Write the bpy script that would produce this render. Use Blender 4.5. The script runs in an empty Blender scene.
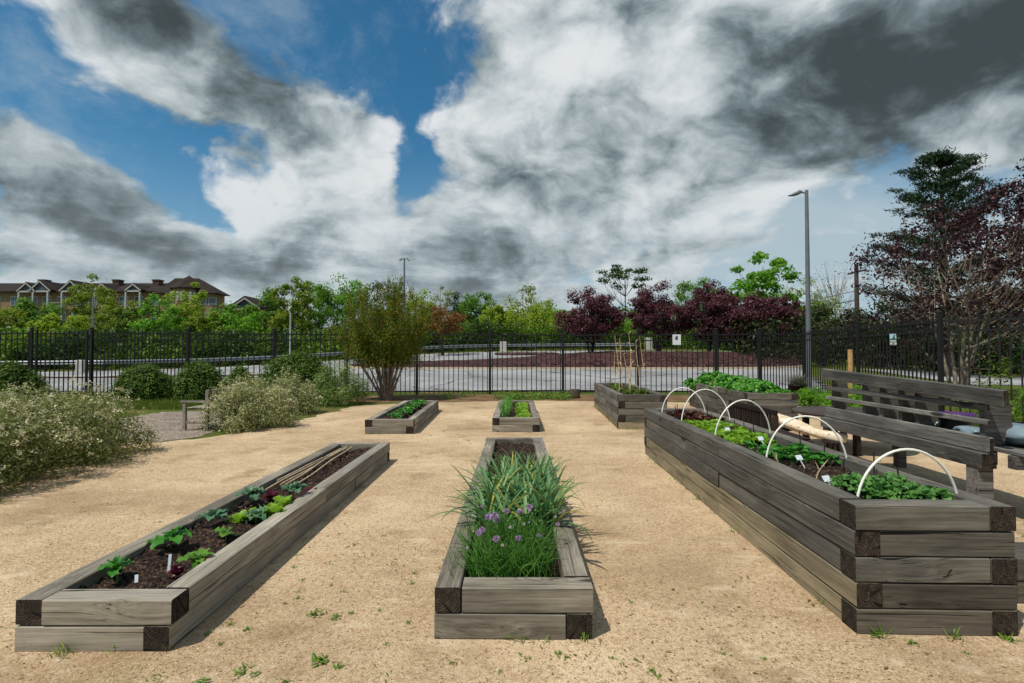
import bpy, math, random
import numpy as np
from mathutils import Vector, Matrix

random.seed(7)
SC = bpy.context.scene
COL = SC.collection
R = math.radians
EYE = 1.5

# ------------------------------------------------------------------ helpers
def lin(r, g, b):
    def f(c):
        c /= 255.0
        return c / 12.92 if c <= 0.04045 else ((c + 0.055) / 1.055) ** 2.4
    return (f(r), f(g), f(b), 1.0)

def tag(o, label=None, cat=None, group=None, kind=None):
    if label: o['label'] = label
    if cat: o['category'] = cat
    if group: o['group'] = group
    if kind: o['kind'] = kind
    return o

def thing(name, label, cat, loc=(0, 0, 0), rz=0.0, group=None):
    o = bpy.data.objects.new(name, None)
    o.empty_display_size = 0.1
    COL.objects.link(o)
    o.location = loc
    o.rotation_euler = (0, 0, rz)
    return tag(o, label, cat, group)

def link(name, me, parent=None, loc=None, rot=None):
    o = bpy.data.objects.new(name, me)
    COL.objects.link(o)
    if parent is not None: o.parent = parent
    if loc is not None: o.location = loc
    if rot is not None: o.rotation_euler = rot
    return o

def kids(o):
    return [c for c in COL.objects if c.parent == o]

def copy_tree(o, parent=None):
    c = o.copy(); COL.objects.link(c)
    if parent is not None: c.parent = parent
    for k in kids(o): copy_tree(k, c)
    return c

def np_mesh(name, verts, faces, mats, smooth=False, midx=None):
    verts = np.asarray(verts, dtype=np.float32).reshape(-1, 3)
    faces = np.asarray(faces, dtype=np.int32)
    k = faces.shape[1]
    me = bpy.data.meshes.new(name)
    me.vertices.add(len(verts)); me.vertices.foreach_set('co', verts.ravel())
    me.loops.add(faces.size); me.loops.foreach_set('vertex_index', faces.ravel())
    me.polygons.add(len(faces))
    me.polygons.foreach_set('loop_start', np.arange(0, faces.size, k, dtype=np.int32))
    me.polygons.foreach_set('loop_total', np.full(len(faces), k, dtype=np.int32))
    if midx is not None: me.polygons.foreach_set('material_index', np.asarray(midx, dtype=np.int32))
    if smooth: me.polygons.foreach_set('use_smooth', np.ones(len(faces), dtype=bool))
    me.update(calc_edges=True)
    for m in (mats if isinstance(mats, (list, tuple)) else [mats]): me.materials.append(m)
    return me

class MB:
    """collects shapes into one mesh"""
    def __init__(self): self.v, self.f, self.m, self.s = [], [], [], []
    def add(self, vs, fs, mi=0, smooth=False):
        b = len(self.v)
        self.v += [tuple(p) for p in vs]
        for f in fs:
            self.f.append([b + i for i in f]); self.m.append(mi); self.s.append(smooth)
    def box(self, x0, x1, y0, y1, z0, z1, mi=0):
        self.add([(x0,y0,z0),(x1,y0,z0),(x1,y1,z0),(x0,y1,z0),(x0,y0,z1),(x1,y0,z1),(x1,y1,z1),(x0,y1,z1)],
                 [(0,3,2,1),(4,5,6,7),(0,1,5,4),(1,2,6,5),(2,3,7,6),(3,0,4,7)], mi)
    def cbox(self, x0, x1, y0, y1, z0, z1, b=0.006, mi=0):
        """box with chamfered edges"""
        xs, ys, zs = (x0, x1), (y0, y1), (z0, z1)
        vs, idx = [], {}
        for i in (0, 1):
            for j in (0, 1):
                for k in (0, 1):
                    x, y, z = xs[i], ys[j], zs[k]
                    dx = b if i == 0 else -b; dy = b if j == 0 else -b; dz = b if k == 0 else -b
                    idx[i,j,k,'x'] = len(vs); vs.append((x, y+dy, z+dz))
                    idx[i,j,k,'y'] = len(vs); vs.append((x+dx, y, z+dz))
                    idx[i,j,k,'z'] = len(vs); vs.append((x+dx, y+dy, z))
        fs = []
        for i in (0,1):
            q=[idx[i,0,0,'x'],idx[i,1,0,'x'],idx[i,1,1,'x'],idx[i,0,1,'x']]; fs.append(q if i else q[::-1])
            q=[idx[0,i,0,'y'],idx[1,i,0,'y'],idx[1,i,1,'y'],idx[0,i,1,'y']]; fs.append(q[::-1] if i else q)
            q=[idx[0,0,i,'z'],idx[1,0,i,'z'],idx[1,1,i,'z'],idx[0,1,i,'z']]; fs.append(q if i else q[::-1])
        for a in (0,1):
            for c in (0,1):
                q=[idx[a,c,0,'x'],idx[a,c,0,'y'],idx[a,c,1,'y'],idx[a,c,1,'x']]; fs.append(q if (a+c)%2==0 else q[::-1])
                q=[idx[a,0,c,'x'],idx[a,1,c,'x'],idx[a,1,c,'z'],idx[a,0,c,'z']]; fs.append(q if (a+c)%2==0 else q[::-1])
                q=[idx[0,a,c,'y'],idx[0,a,c,'z'],idx[1,a,c,'z'],idx[1,a,c,'y']]; fs.append(q if (a+c)%2==0 else q[::-1])
        for i in (0,1):
            for j in (0,1):
                for k in (0,1):
                    q=[idx[i,j,k,'x'],idx[i,j,k,'y'],idx[i,j,k,'z']]; fs.append(q if (i+j+k)%2==1 else q[::-1])
        self.add(vs, fs, mi)
    def prism(self, poly, axis, a, b, mi=0):
        """extrude a 2-D polygon along an axis ('x','y','z')"""
        n = len(poly)
        def P(p, t):
            return {'x': (t, p[0], p[1]), 'y': (p[0], t, p[1]), 'z': (p[0], p[1], t)}[axis]
        vs = [P(p, a) for p in poly] + [P(p, b) for p in poly]
        self.add(vs, [list(range(n))[::-1], list(range(n, 2*n))] + [(i, (i+1) % n, n+(i+1) % n, n+i) for i in range(n)], mi)
    def tube(self, pts, rad, sides=6, cap=True, mi=0, smooth=True):
        pts = [Vector(p) for p in pts]
        if not hasattr(rad, '__len__'): rad = [rad] * len(pts)
        vs, fs = [], []
        up = None
        for i, p in enumerate(pts):
            t = (pts[min(i+1, len(pts)-1)] - pts[max(i-1, 0)])
            t = t.normalized() if t.length > 1e-9 else Vector((0,0,1))
            if up is None:
                up = Vector((1,0,0)) if abs(t.x) < 0.8 else Vector((0,1,0))
            u = (up - t * up.dot(t)); u = u.normalized() if u.length > 1e-6 else t.orthogonal().normalized()
            up = u; w = t.cross(u)
            for k in range(sides):
                a = 2*math.pi*k/sides
                vs.append(p + (u*math.cos(a) + w*math.sin(a)) * rad[i])
        for i in range(len(pts)-1):
            for k in range(sides):
                k2 = (k+1) % sides
                fs.append((i*sides+k, i*sides+k2, (i+1)*sides+k2, (i+1)*sides+k))
        self.add(vs, fs, mi, smooth)
        if cap:
            n = len(pts)
            self.add([vs[k] for k in range(sides)], [list(range(sides))[::-1]], mi)
            self.add([vs[(n-1)*sides+k] for k in range(sides)], [list(range(sides))], mi)
    def lathe(self, prof, cx=0, cy=0, sides=24, mi=0, smooth=True):
        vs, fs = [], []
        for (r, z) in prof:
            for k in range(sides):
                a = 2*math.pi*k/sides
                vs.append((cx + r*math.cos(a), cy + r*math.sin(a), z))
        for i in range(len(prof)-1):
            for k in range(sides):
                k2 = (k+1) % sides
                fs.append((i*sides+k, i*sides+k2, (i+1)*sides+k2, (i+1)*sides+k))
        self.add(vs, fs, mi, smooth)
    def mesh(self, name, mats):
        me = bpy.data.meshes.new(name)
        me.from_pydata(self.v, [], self.f)
        me.polygons.foreach_set('material_index', self.m)
        me.polygons.foreach_set('use_smooth', self.s)
        me.update()
        for m in (mats if isinstance(mats, (list, tuple)) else [mats]): me.materials.append(m)
        return me
    def build(self, name, mats, parent=None, loc=None, rot=None):
        return link(name, self.mesh(name, mats), parent, loc, rot)

# ------------------------------------------------------------------ node helper
class S:
    """a float socket with arithmetic"""
    def __init__(self, nt, sock): self.nt, self.s = nt, sock
    def _op(self, op, *others, clamp=False):
        n = self.nt.nodes.new('ShaderNodeMath'); n.operation = op; n.use_clamp = clamp
        for i, x in enumerate((self,) + others):
            if isinstance(x, S): self.nt.links.new(x.s, n.inputs[i])
            else: n.inputs[i].default_value = x
        return S(self.nt, n.outputs[0])
    def __add__(self, o): return self._op('ADD', o)
    __radd__ = __add__
    def __sub__(self, o): return self._op('SUBTRACT', o)
    def __rsub__(self, o): return (self * -1.0) + o
    def __mul__(self, o): return self._op('MULTIPLY', o)
    __rmul__ = __mul__
    def __truediv__(self, o): return self._op('DIVIDE', o)
    def fn(self, op, *o): return self._op(op, *o)
    def clamp(self): return self._op('ADD', 0.0, clamp=True)
    def smooth(self, a, b):
        n = self.nt.nodes.new('ShaderNodeMapRange'); n.interpolation_type = 'SMOOTHSTEP'
        self.nt.links.new(self.s, n.inputs[0]); n.inputs[1].default_value = a; n.inputs[2].default_value = b
        return S(self.nt, n.outputs[0])

class NT:
    def __init__(self, tree): self.t = tree; self.N = tree.nodes; self.L = tree.links
    def node(self, typ, **kw):
        n = self.N.new(typ)
        for k, v in kw.items(): setattr(n, k, v)
        return n
    def set(self, sock, v):
        if isinstance(v, S): self.L.new(v.s, sock)
        elif isinstance(v, bpy.types.NodeSocket): self.L.new(v, sock)
        else: sock.default_value = v
    def noise(self, vec, scale, detail=4, rough=0.55, color=False, dist=0.0):
        n = self.node('ShaderNodeTexNoise'); self.set(n.inputs['Vector'], vec)
        n.inputs['Scale'].default_value = scale; n.inputs['Detail'].default_value = detail
        n.inputs['Roughness'].default_value = rough; n.inputs['Distortion'].default_value = dist
        return n.outputs['Color'] if color else S(self.t, n.outputs[0])
    def voronoi(self, vec, scale, feature='F1', out='Distance'):
        n = self.node('ShaderNodeTexVoronoi', feature=feature); self.set(n.inputs['Vector'], vec)
        n.inputs['Scale'].default_value = scale
        return n.outputs[out] if out == 'Color' else S(self.t, n.outputs[out])
    def mapping(self, vec, scale=(1,1,1), loc=(0,0,0)):
        n = self.node('ShaderNodeMapping'); self.set(n.inputs['Vector'], vec)
        n.inputs['Scale'].default_value = scale; n.inputs['Location'].default_value = loc
        return n.outputs[0]
    def vmath(self, op, a, b=None):
        n = self.node('ShaderNodeVectorMath', operation=op); self.set(n.inputs[0], a)
        if b is not None:
            if op == 'SCALE': self.set(n.inputs[3], b)
            else: self.set(n.inputs[1], b)
        return n.outputs[0]
    def sep(self, vec):
        n = self.node('ShaderNodeSeparateXYZ'); self.set(n.inputs[0], vec)
        return [S(self.t, o) for o in n.outputs]
    def comb(self, x, y, z):
        n = self.node('ShaderNodeCombineXYZ')
        for i, v in enumerate((x, y, z)): self.set(n.inputs[i], v)
        return n.outputs[0]
    def mix(self, fac, a, b, blend='MIX'):
        n = self.node('ShaderNodeMix', data_type='RGBA', blend_type=blend)
        self.set(n.inputs[0], fac); self.set(n.inputs[6], a); self.set(n.inputs[7], b)
        return n.outputs[2]
    def ramp(self, fac, stops, interp='LINEAR'):
        n = self.node('ShaderNodeValToRGB'); self.set(n.inputs[0], fac)
        cr = n.color_ramp; cr.interpolation = interp
        while len(cr.elements) < len(stops): cr.elements.new(0.5)
        for e, (p, c) in zip(cr.elements, stops): e.position = p; e.color = c
        return n.outputs[0]
    def bump(self, h, strength=0.5, dist=0.01, normal=None):
        n = self.node('ShaderNodeBump'); self.set(n.inputs['Height'], h)
        n.inputs['Strength'].default_value = strength; n.inputs['Distance'].default_value = dist
        if normal is not None: self.L.new(normal, n.inputs['Normal'])
        return n.outputs[0]

def mat(name):
    m = bpy.data.materials.new(name); m.use_nodes = True
    t = NT(m.node_tree)
    return m, t, t.N['Principled BSDF']

def plain(name, col, rough=0.6, metal=0.0, var=0.12, scale=8.0):
    m, t, b = mat(name)
    tc = t.node('ShaderNodeTexCoord').outputs['Object']
    n = t.noise(tc, scale, 5, 0.6)
    dark = tuple(c*(1-var) for c in col[:3]) + (1,); light = tuple(min(1, c*(1+var)) for c in col[:3]) + (1,)
    t.set(b.inputs['Base Color'], t.mix(n.smooth(0.3, 0.7), dark, light))
    b.inputs['Roughness'].default_value = rough; b.inputs['Metallic'].default_value = metal
    return m

def leaf(name, cols, transl=0.3, rough=0.5, patch=None):
    """foliage: every leaf takes its own tone"""
    m, t, b = mat(name)
    geo = t.node('ShaderNodeNewGeometry')
    rnd = S(m.node_tree, geo.outputs['Random Per Island'])
    n = len(cols)
    col = t.ramp(rnd, [(i/(max(n-1, 1)), c) for i, c in enumerate(cols)])
    if patch is not None:
        oc = t.node('ShaderNodeTexCoord').outputs['Object']
        col = t.mix(t.noise(oc, patch[1], 2).smooth(0.42, 0.62), col, patch[0])
    t.set(b.inputs['Base Color'], col)
    b.inputs['Roughness'].default_value = rough
    b.inputs['Specular IOR Level'].default_value = 0.3
    tr = t.node('ShaderNodeBsdfTranslucent'); t.L.new(col, tr.inputs[0])
    mx = t.node('ShaderNodeMixShader'); mx.inputs[0].default_value = transl
    t.L.new(b.outputs[0], mx.inputs[1]); t.L.new(tr.outputs[0], mx.inputs[2])
    t.L.new(mx.outputs[0], t.N['Material Output'].inputs[0])
    return m

def wood(name, dark, mid, light, stain=None):
    """weathered timber, grain along local x; slot 2 of a timber is end_grain"""
    m, t, b = mat(name)
    tc = t.node('ShaderNodeTexCoord').outputs['Object']
    oi = t.node('ShaderNodeObjectInfo')
    rnd = S(m.node_tree, oi.outputs['Random'])
    off = t.comb(rnd*37.0, rnd*13.0, rnd*71.0)
    p = t.vmath('ADD', tc, off)
    x, y, z = t.sep(p)
    # knots
    kp = t.comb(x*1.15, y*4.6, z*4.6)
    kd = t.voronoi(kp, 1.0)
    knot = kd.smooth(0.15, 0.07)
    halo = kd.smooth(0.42, 0.10)
    warp = halo * 0.05
    g = t.comb(x*2.2, y*58.0 + warp*60.0, z*58.0 + warp*60.0)
    fine = t.noise(g, 1.0, 6, 0.68)
    streak = t.noise(t.comb(x*0.9, y*11.0 + warp*30, z*11.0 + warp*30), 1.0, 3, 0.5)
    blot = t.noise(t.comb(x*1.2, y*3.0, z*3.0), 1.3, 4, 0.6)
    f = fine*0.66 + streak*0.26 + 0.04 + (rnd-0.5)*0.20 + (blot-0.5)*0.55
    col = t.ramp(f, [(0.30, dark), (0.50, mid), (0.72, light)])
    if stain is not None:
        col = t.mix(t.noise(t.comb(x*0.7, y*2.0, z*2.0), 1.1, 3).smooth(0.5, 0.72)*0.8, col, stain)
    crack = t.noise(t.comb(x*1.1, y*80.0 + warp*80, z*80.0 + warp*80), 1.0, 2, 0.5).smooth(0.645, 0.70)
    dk = tuple(c*0.30 for c in dark[:3]) + (1,)
    split = t.noise(t.comb(x*0.55, y*26.0 + warp*40, z*26.0 + warp*40), 1.0, 3, 0.55).smooth(0.665, 0.69)
    col = t.mix(crack*0.75, col, dk); col = t.mix(split*0.95, col, tuple(c*0.12 for c in dark[:3]) + (1,))
    col = t.mix(t.noise(p, 7.0, 6, .7).smooth(.55, .70)*.30, col, tuple(c*0.55 for c in mid[:3]) + (1,))
    col = t.mix(knot*0.9, col, dk)
    t.set(b.inputs['Base Color'], col)
    b.inputs['Roughness'].default_value = 0.82
    b.inputs['Specular IOR Level'].default_value = 0.25
    t.set(b.inputs['Normal'], t.bump(fine*0.6 - crack*1.0 - split*3.0 - knot*0.6, 0.65, 0.006))
    return m

def end_grain():
    m, t, b = mat('end_grain')
    tc = t.node('ShaderNodeTexCoord').outputs['Object']
    oi = t.node('ShaderNodeObjectInfo'); rnd = S(m.node_tree, oi.outputs['Random'])
    x, y, z = t.sep(tc)
    w = t.noise(tc, 14.0, 3)
    yy = y + (rnd-0.5)*0.13; zz = z + (rnd*7.3).fn('FRACT')*0.14 - 0.07
    r = (yy*yy + zz*zz).fn('SQRT')
    rings = ((r + w*0.03)*430.0).fn('SINE')*0.5 + 0.5
    ang = t.noise(t.comb(yy/(r+0.01)*3.0, zz/(r+0.01)*3.0, rnd*20.0), 1.6, 3)
    f = rings*0.14 + t.noise(tc, 45.0, 5, .7)*0.62 + w*0.40 - 0.10
    col = t.ramp(f, [(0.20, lin(24,20,17)), (0.50, lin(56,48,40)), (0.80, lin(110,98,83))])
    col = t.mix(rnd.smooth(.2, .9)*.35, col, lin(30,26,22))
    col = t.mix(ang.smooth(0.57, 0.63)*0.9, col, lin(8,7,6))
    t.set(b.inputs['Base Color'], col); b.inputs['Roughness'].default_value = 0.85
    b.inputs['Specular IOR Level'].default_value = 0.2
    t.set(b.inputs['Normal'], t.bump(rings*0.3 + w, 0.5, 0.005))
    return m

# ------------------------------------------------------------------ materials
END = end_grain()
W_TAN = wood('weathered_tan_timber', lin(88,82,71), lin(138,130,115), lin(178,169,152), lin(120,116,108))
W_GREY = wood('weathered_grey_timber', lin(66,62,55), lin(98,93,84), lin(132,126,115), lin(80,78,74))
W_DARK = wood('weathered_dark_timber', lin(58,52,45), lin(86,79,69), lin(118,110,97), lin(84,80,74))
W_LOW = wood('weathered_buff_timber', lin(88,79,62), lin(134,122,97), lin(166,152,122), lin(104,97,84))
W_BENCH = wood('bench_grey_timber', lin(62,60,57), lin(100,97,92), lin(142,138,131), lin(80,78,75))
W_TEAK = wood('dark_teak', lin(26,18,15), lin(43,31,26), lin(66,50,42))
W_CANE = plain('bamboo_cane', lin(172,150,118), 0.6, 0, 0.25, 20)
W_POST = wood('pale_post_wood', lin(140,105,66), lin(182,142,92), lin(205,168,116))
BARK = plain('bark_brown', lin(74,62,50), 0.9, 0, 0.35, 12)
BARK_DK = plain('bark_dark', lin(44,36,32), 0.9, 0, 0.35, 12)
BARK_PALE = plain('bark_pale', lin(140,124,108), 0.9, 0, 0.35, 9)
TWIG = plain('twig_brown', lin(98,78,58), 0.9, 0, 0.3, 20)
STEM_G = plain('green_stem', lin(78,112,52), 0.6, 0, 0.2, 20)
STALK_DRY = plain('dry_stalk', lin(214,186,138), 0.8, 0, 0.2, 14)
BLACK = plain('black_iron', lin(5,6,7), 0.75, 0.0, 0.15, 6)
STEEL = plain('galvanised_steel', lin(126,130,134), 0.45, 0.6, 0.12, 3)
LAMPGREY = plain('lamp_grey', lin(116,120,124), 0.45, 0.3, 0.12, 2)
PVC = plain('white_pvc', lin(234,231,219), 0.4, 0, 0.10, 9)
TAGW = plain('plant_tag_white', lin(214,222,228), 0.5, 0, 0.05, 30)
CONC = plain('concrete', lin(186,182,172), 0.9, 0, 0.15, 3)
PURPLE = plain('purple_plastic', lin(74,36,96), 0.4, 0, 0.1, 5)
POTBLK = plain('black_plastic', lin(22,22,24), 0.5, 0, 0.1, 5)
WHITEPAINT = plain('white_trim', lin(178,178,172), 0.6, 0, 0.06, 1)
SIGNW = plain('sign_white', lin(222,226,226), 0.5, 0, 0.03, 2)
SIGNB = plain('sign_pale_blue', lin(160,200,212), 0.5, 0, 0.03, 2)
SIGNG = plain('sign_green', lin(58,140,108), 0.5, 0, 0.03, 2)
SIGND = plain('sign_dark', lin(30,34,48), 0.5, 0, 0.03, 2)
SIGNGREY = plain('sign_grey', lin(132,134,132), 0.5, 0, 0.03, 2)
LOGW = wood('bleached_log', lin(150,116,80), lin(220,198,166), lin(242,230,210))
GLASS = plain('window_glass', lin(74,92,104), 0.15, 0, 0.1, 1)

def gravel_mat():
    m, t, b = mat('decomposed_granite')
    tc = t.node('ShaderNodeTexCoord').outputs['Object']
    big = t.noise(tc, 0.55, 5, 0.6)
    mid = t.noise(tc, 3.2, 5, 0.65)
    base = t.mix(big.smooth(0.36, 0.66), lin(184,156,120), lin(214,188,150))
    base = t.mix(mid.smooth(0.48, 0.72)*0.55, base, lin(168,136,98))
    cell = t.voronoi(tc, 150.0, out='Color')
    cs = t.node('ShaderNodeSeparateColor'); t.L.new(cell, cs.inputs[0])
    c1 = S(m.node_tree, cs.outputs[0]); c2 = S(m.node_tree, cs.outputs[1])
    grit = t.noise(tc, 34.0, 9, .8); grit2 = t.noise(tc, 11.0, 7, .75)
    base = t.mix(grit.smooth(.51,.62)*.72, base, lin(120,92,66)); base = t.mix(grit.smooth(.47,.37)*.62, base, lin(228,204,170)); base = t.mix(grit2.smooth(.54,.68)*.40, base, lin(146,114,80))
    col = t.mix(c1.smooth(0.70, 0.80)*0.45, base, lin(228,208,178))
    col = t.mix(c2.smooth(0.76, 0.86)*0.45, col, lin(134,106,78))
    cell2 = t.voronoi(tc, 62.0, out='Color')
    cs2 = t.node('ShaderNodeSeparateColor'); t.L.new(cell2, cs2.inputs[0])
    d1 = S(m.node_tree, cs2.outputs[0]); d2 = S(m.node_tree, cs2.outputs[2])
    d = t.voronoi(tc, 62.0)
    blob = d.smooth(0.42, 0.30)
    col = t.mix(blob*d1.smooth(0.86, 0.90)*0.8, col, lin(92,68,46))
    col = t.mix(blob*d2.smooth(0.88, 0.92)*0.8, col, lin(238,222,198))
    # drifts of darker debris and faint green
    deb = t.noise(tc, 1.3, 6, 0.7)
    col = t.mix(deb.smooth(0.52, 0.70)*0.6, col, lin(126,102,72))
    alg = t.noise(t.mapping(tc, loc=(9,4,0)), 0.8, 6, 0.7)
    col = t.mix(alg.smooth(0.56, 0.74)*0.35, col, lin(120,118,66))
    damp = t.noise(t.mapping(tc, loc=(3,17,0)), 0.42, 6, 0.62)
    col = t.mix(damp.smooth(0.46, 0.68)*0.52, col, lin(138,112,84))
    scuff = t.noise(t.mapping(tc, scale=(1.0,2.6,1.0), loc=(31,7,0)), 2.4, 5, 0.6)
    col = t.mix(scuff.smooth(0.57, 0.68)*0.35, col, lin(222,204,174))
    t.set(b.inputs['Base Color'], col)
    b.inputs['Roughness'].default_value = 0.92; b.inputs['Specular IOR Level'].default_value = 0.15
    f = t.voronoi(tc, 150.0)
    h = scuff*4.5 + (1.0-f)*0.55 + blob*0.7*d1 + t.noise(tc, 260.0, 3)*0.4 + mid*1.6 + grit*2.2
    t.set(b.inputs['Normal'], t.bump(h, 0.6, 0.008))
    return m
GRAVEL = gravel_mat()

def ground_mat():
    m, t, b = mat('turf_and_earth')
    tc = t.node('ShaderNodeTexCoord').outputs['Object']
    n = t.noise(tc, 0.5, 6, 0.65); k = t.noise(tc, 9.0, 5, 0.7); q = t.noise(tc, 0.07, 3)
    g = t.mix(k.smooth(0.35, 0.68), lin(58,70,30), lin(100,112,46))
    g = t.mix(n.smooth(0.48, 0.64)*0.7, g, lin(120,98,68))
    g = t.mix(q.smooth(0.45, 0.6)*0.3, g, lin(84,104,34))
    t.set(b.inputs['Base Color'], g); b.inputs['Roughness'].default_value = 0.95
    b.inputs['Specular IOR Level'].default_value = 0.1
    t.set(b.inputs['Normal'], t.bump(k, 0.8, 0.04))
    return m
TURF = ground_mat()

def mottled(name, c1, c2, c3, s1, s2, bump=0.02, vor=False, rough=0.93):
    m, t, b = mat(name)
    tc = t.node('ShaderNodeTexCoord').outputs['Object']
    a = t.noise(tc, s1, 6, 0.7)
    col = t.mix(a.smooth(0.36, 0.64), c1, c2)
    if vor:
        cs = t.node('ShaderNodeSeparateColor'); t.L.new(t.voronoi(tc, s2, out='Color'), cs.inputs[0])
        f = S(m.node_tree, cs.outputs[0]); col = t.mix(f.smooth(0.6, 0.9)*0.85, col, c3)
        h = (1.0-t.voronoi(tc, s2)) + f*0.8
    else:
        f = t.noise(tc, s2, 5, 0.7); col = t.mix(f.smooth(0.54, 0.72)*0.7, col, c3); h = f + a
    t.set(b.inputs['Base Color'], col); b.inputs['Roughness'].default_value = rough
    b.inputs['Specular IOR Level'].default_value = 0.15
    t.set(b.inputs['Normal'], t.bump(h, 0.8, bump))
    return m
SOIL = mottled('dark_soil', lin(36,27,24), lin(54,41,35), lin(92,74,60), 9.0, 70.0, 0.02, True)
MULCH = mottled('red_brown_mulch', lin(44,28,28), lin(68,44,43), lin(104,76,72), 0.9, 9.0, 0.06, True)
PATHG = mottled('grey_gravel_path', lin(112,98,86), lin(144,130,116), lin(178,166,152), 2.0, 38.0, 0.015, True)
def paving():
    m, t, b = mat('worn_concrete_paving')
    tc = t.node('ShaderNodeTexCoord').outputs['Object']
    n1 = t.noise(tc, .22, 6, .65); n2 = t.noise(tc, 2.2, 6, .7); n3 = t.noise(t.mapping(tc, loc=(5,9,0)), .6, 5, .6)
    col = t.mix(n1.smooth(.36,.64), lin(128,128,128), lin(158,158,156)); col = t.mix(n2.smooth(.5,.7)*.5, col, lin(112,110,107))
    col = t.mix(n3.smooth(.60,.72)*.55, col, lin(88,86,84))
    warp = t.vmath('ADD', tc, t.vmath('SCALE', t.noise(tc, .8, 4, .6, True), 1.6))
    e = t.voronoi(warp, .16, 'DISTANCE_TO_EDGE'); col = t.mix(e.smooth(.012,.004)*.8, col, lin(62,60,58))
    x, y, z = t.sep(tc)
    j = ((y*0.2).fn('FRACT')-.5).fn('ABSOLUTE').smooth(.008,.004); col = t.mix(j*.6, col, lin(80,78,76))
    t.set(b.inputs['Base Color'], col); b.inputs['Roughness'].default_value = .9; b.inputs['Specular IOR Level'].default_value = .2
    return m
LOT = paving()
EARTH = mottled('bare_earth', lin(96,72,50), lin(128,100,72), lin(74,56,40), 1.4, 16.0, 0.02)

# ------------------------------------------------------------------ terrain
def sst(a, b, x):
    t = np.clip((x - a) / (b - a), 0, 1); return t*t*(3-2*t)
def terrain(x, y):
    x = np.asarray(x, dtype=float); y = np.asarray(y, dtype=float)
    s = 0.030 + 0.033*sst(-24, -4, x)
    s = s*(1 - 0.85*sst(20, 32, x))
    d = np.clip(y - 20.0, 0, None)
    r = np.where(d < 2, d*d/4, d - 1)
    r = np.where(r > 38, 38 + (r - 38)*0.25, r)
    return s*r
def tz(x, y): return float(terrain(x, y))

def grid_sheet(name, xs, ys, zf, material, inside=None, smooth=True):
    X, Y = np.meshgrid(xs, ys)
    Z = zf(X, Y)
    v = np.stack([X, Y, Z], -1).reshape(-1, 3)
    nx, ny = len(xs), len(ys)
    i, j = np.meshgrid(np.arange(nx-1), np.arange(ny-1))
    a = (j*nx + i).ravel()
    f = np.stack([a, a+1, a+nx+1, a+nx], -1)
    if inside is not None:
        c = v[f].mean(1); f = f[inside(c[:, 0], c[:, 1])]
    return link(name, np_mesh(name, v, f, material, smooth))

far_x = np.concatenate([[-1500, -700, -350, -200], np.arange(-130, 131, 2.0), [200, 350, 700, 1500]])
far_y = np.concatenate([[-400, -150, -60, -30], np.arange(-16, 16, 4.0), np.arange(16, 90, 1.0), np.arange(90, 150, 6.0), [200, 350, 700, 1600]])
tag(grid_sheet('ground', far_x, far_y, terrain, TURF), 'green and brown turf ground reaching to the woods', 'ground', kind='structure')

def poly_sheet(name, pts, z, material, label, jit=0.0, seed=1):
    rng = np.random.default_rng(seed); out = []
    n = len(pts)
    for i in range(n):
        a = np.array(pts[i], float); b = np.array(pts[(i+1) % n], float)
        k = max(1, int(np.linalg.norm(b-a)/0.22)) if jit else 1
        for q in range(k):
            p = a + (b-a)*q/k
            out.append((p[0] + rng.normal(0, jit), p[1] + rng.normal(0, jit), z))
    mb = MB(); mb.add(out, [list(range(len(out)))])
    o = mb.build(name, material)
    return tag(o, label, name.replace('_', ' '), kind='structure')

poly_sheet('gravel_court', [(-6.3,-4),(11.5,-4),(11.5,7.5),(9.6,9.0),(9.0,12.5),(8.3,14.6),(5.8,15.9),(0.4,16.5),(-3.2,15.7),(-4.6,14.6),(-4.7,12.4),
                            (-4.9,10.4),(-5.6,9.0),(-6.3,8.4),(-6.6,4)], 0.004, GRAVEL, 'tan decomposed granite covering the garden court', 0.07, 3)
poly_sheet('gravel_path', [(-9.0,13.2),(-7.5,13.6),(-6.3,12.6),(-5.6,9.3),(-6.4,8.3),(-8.2,8.6),(-9.4,10.4)], 0.008, PATHG, 'grey brown gravel path beside the old bench', 0.06, 4)
poly_sheet('earth_strip', [(-6.5,16.2),(-3,15.9),(0.4,16.7),(5.8,16.1),(8.8,15.0),(9.6,17.8),(1.9,18.9),(-6.5,18.2)], 0.002, EARTH, 'bare earth strip along the foot of the fence', 0.08, 5)

def lot_far(x):  # far edge of the paving
    return np.interp(x, [-40, -27, -20, -10, 0, 8, 24, 34], [30, 33, 38, 44, 48, 49.5, 48, 40])
lot_x = np.arange(-46, 40.1, 0.5); 
tag(grid_sheet('parking_lot', lot_x, np.arange(20.2, 59, 0.4), lambda x, y: terrain(x, y) + 0.03, LOT,
               lambda x, y: (y < lot_far(x)) & ((x < 12.5 + (y-20)*0.45) | ((x > 20.5) & (y > 22.5) & (y < 30)))), 'pale worn concrete parking lot beyond the fence', 'parking lot', kind='structure')

def kerbline(name, pts, w, h, label, material=CONC):
    mb = MB(); n = len(pts); vs = []
    for i, p in enumerate(pts):
        a = Vector(pts[max(i-1, 0)]); b = Vector(pts[min(i+1, n-1)]); d = (b-a).normalized(); nn = Vector((-d.y, d.x))*w/2
        z = tz(p[0], p[1])
        vs += [(p[0]+nn.x, p[1]+nn.y, z-0.05), (p[0]-nn.x, p[1]-nn.y, z-0.05), (p[0]-nn.x, p[1]-nn.y, z+h), (p[0]+nn.x, p[1]+nn.y, z+h)]
    fs = []
    for i in range(n-1):
        for k in range(4): fs.append((i*4+k, i*4+(k+1) % 4, (i+1)*4+(k+1) % 4, (i+1)*4+k))
    fs += [(0,1,2,3), (4*n-1, 4*n-2, 4*n-3, 4*n-4)]
    mb.add(vs, fs)
    return tag(mb.build(name, material), label, 'kerb', kind='structure')

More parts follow.
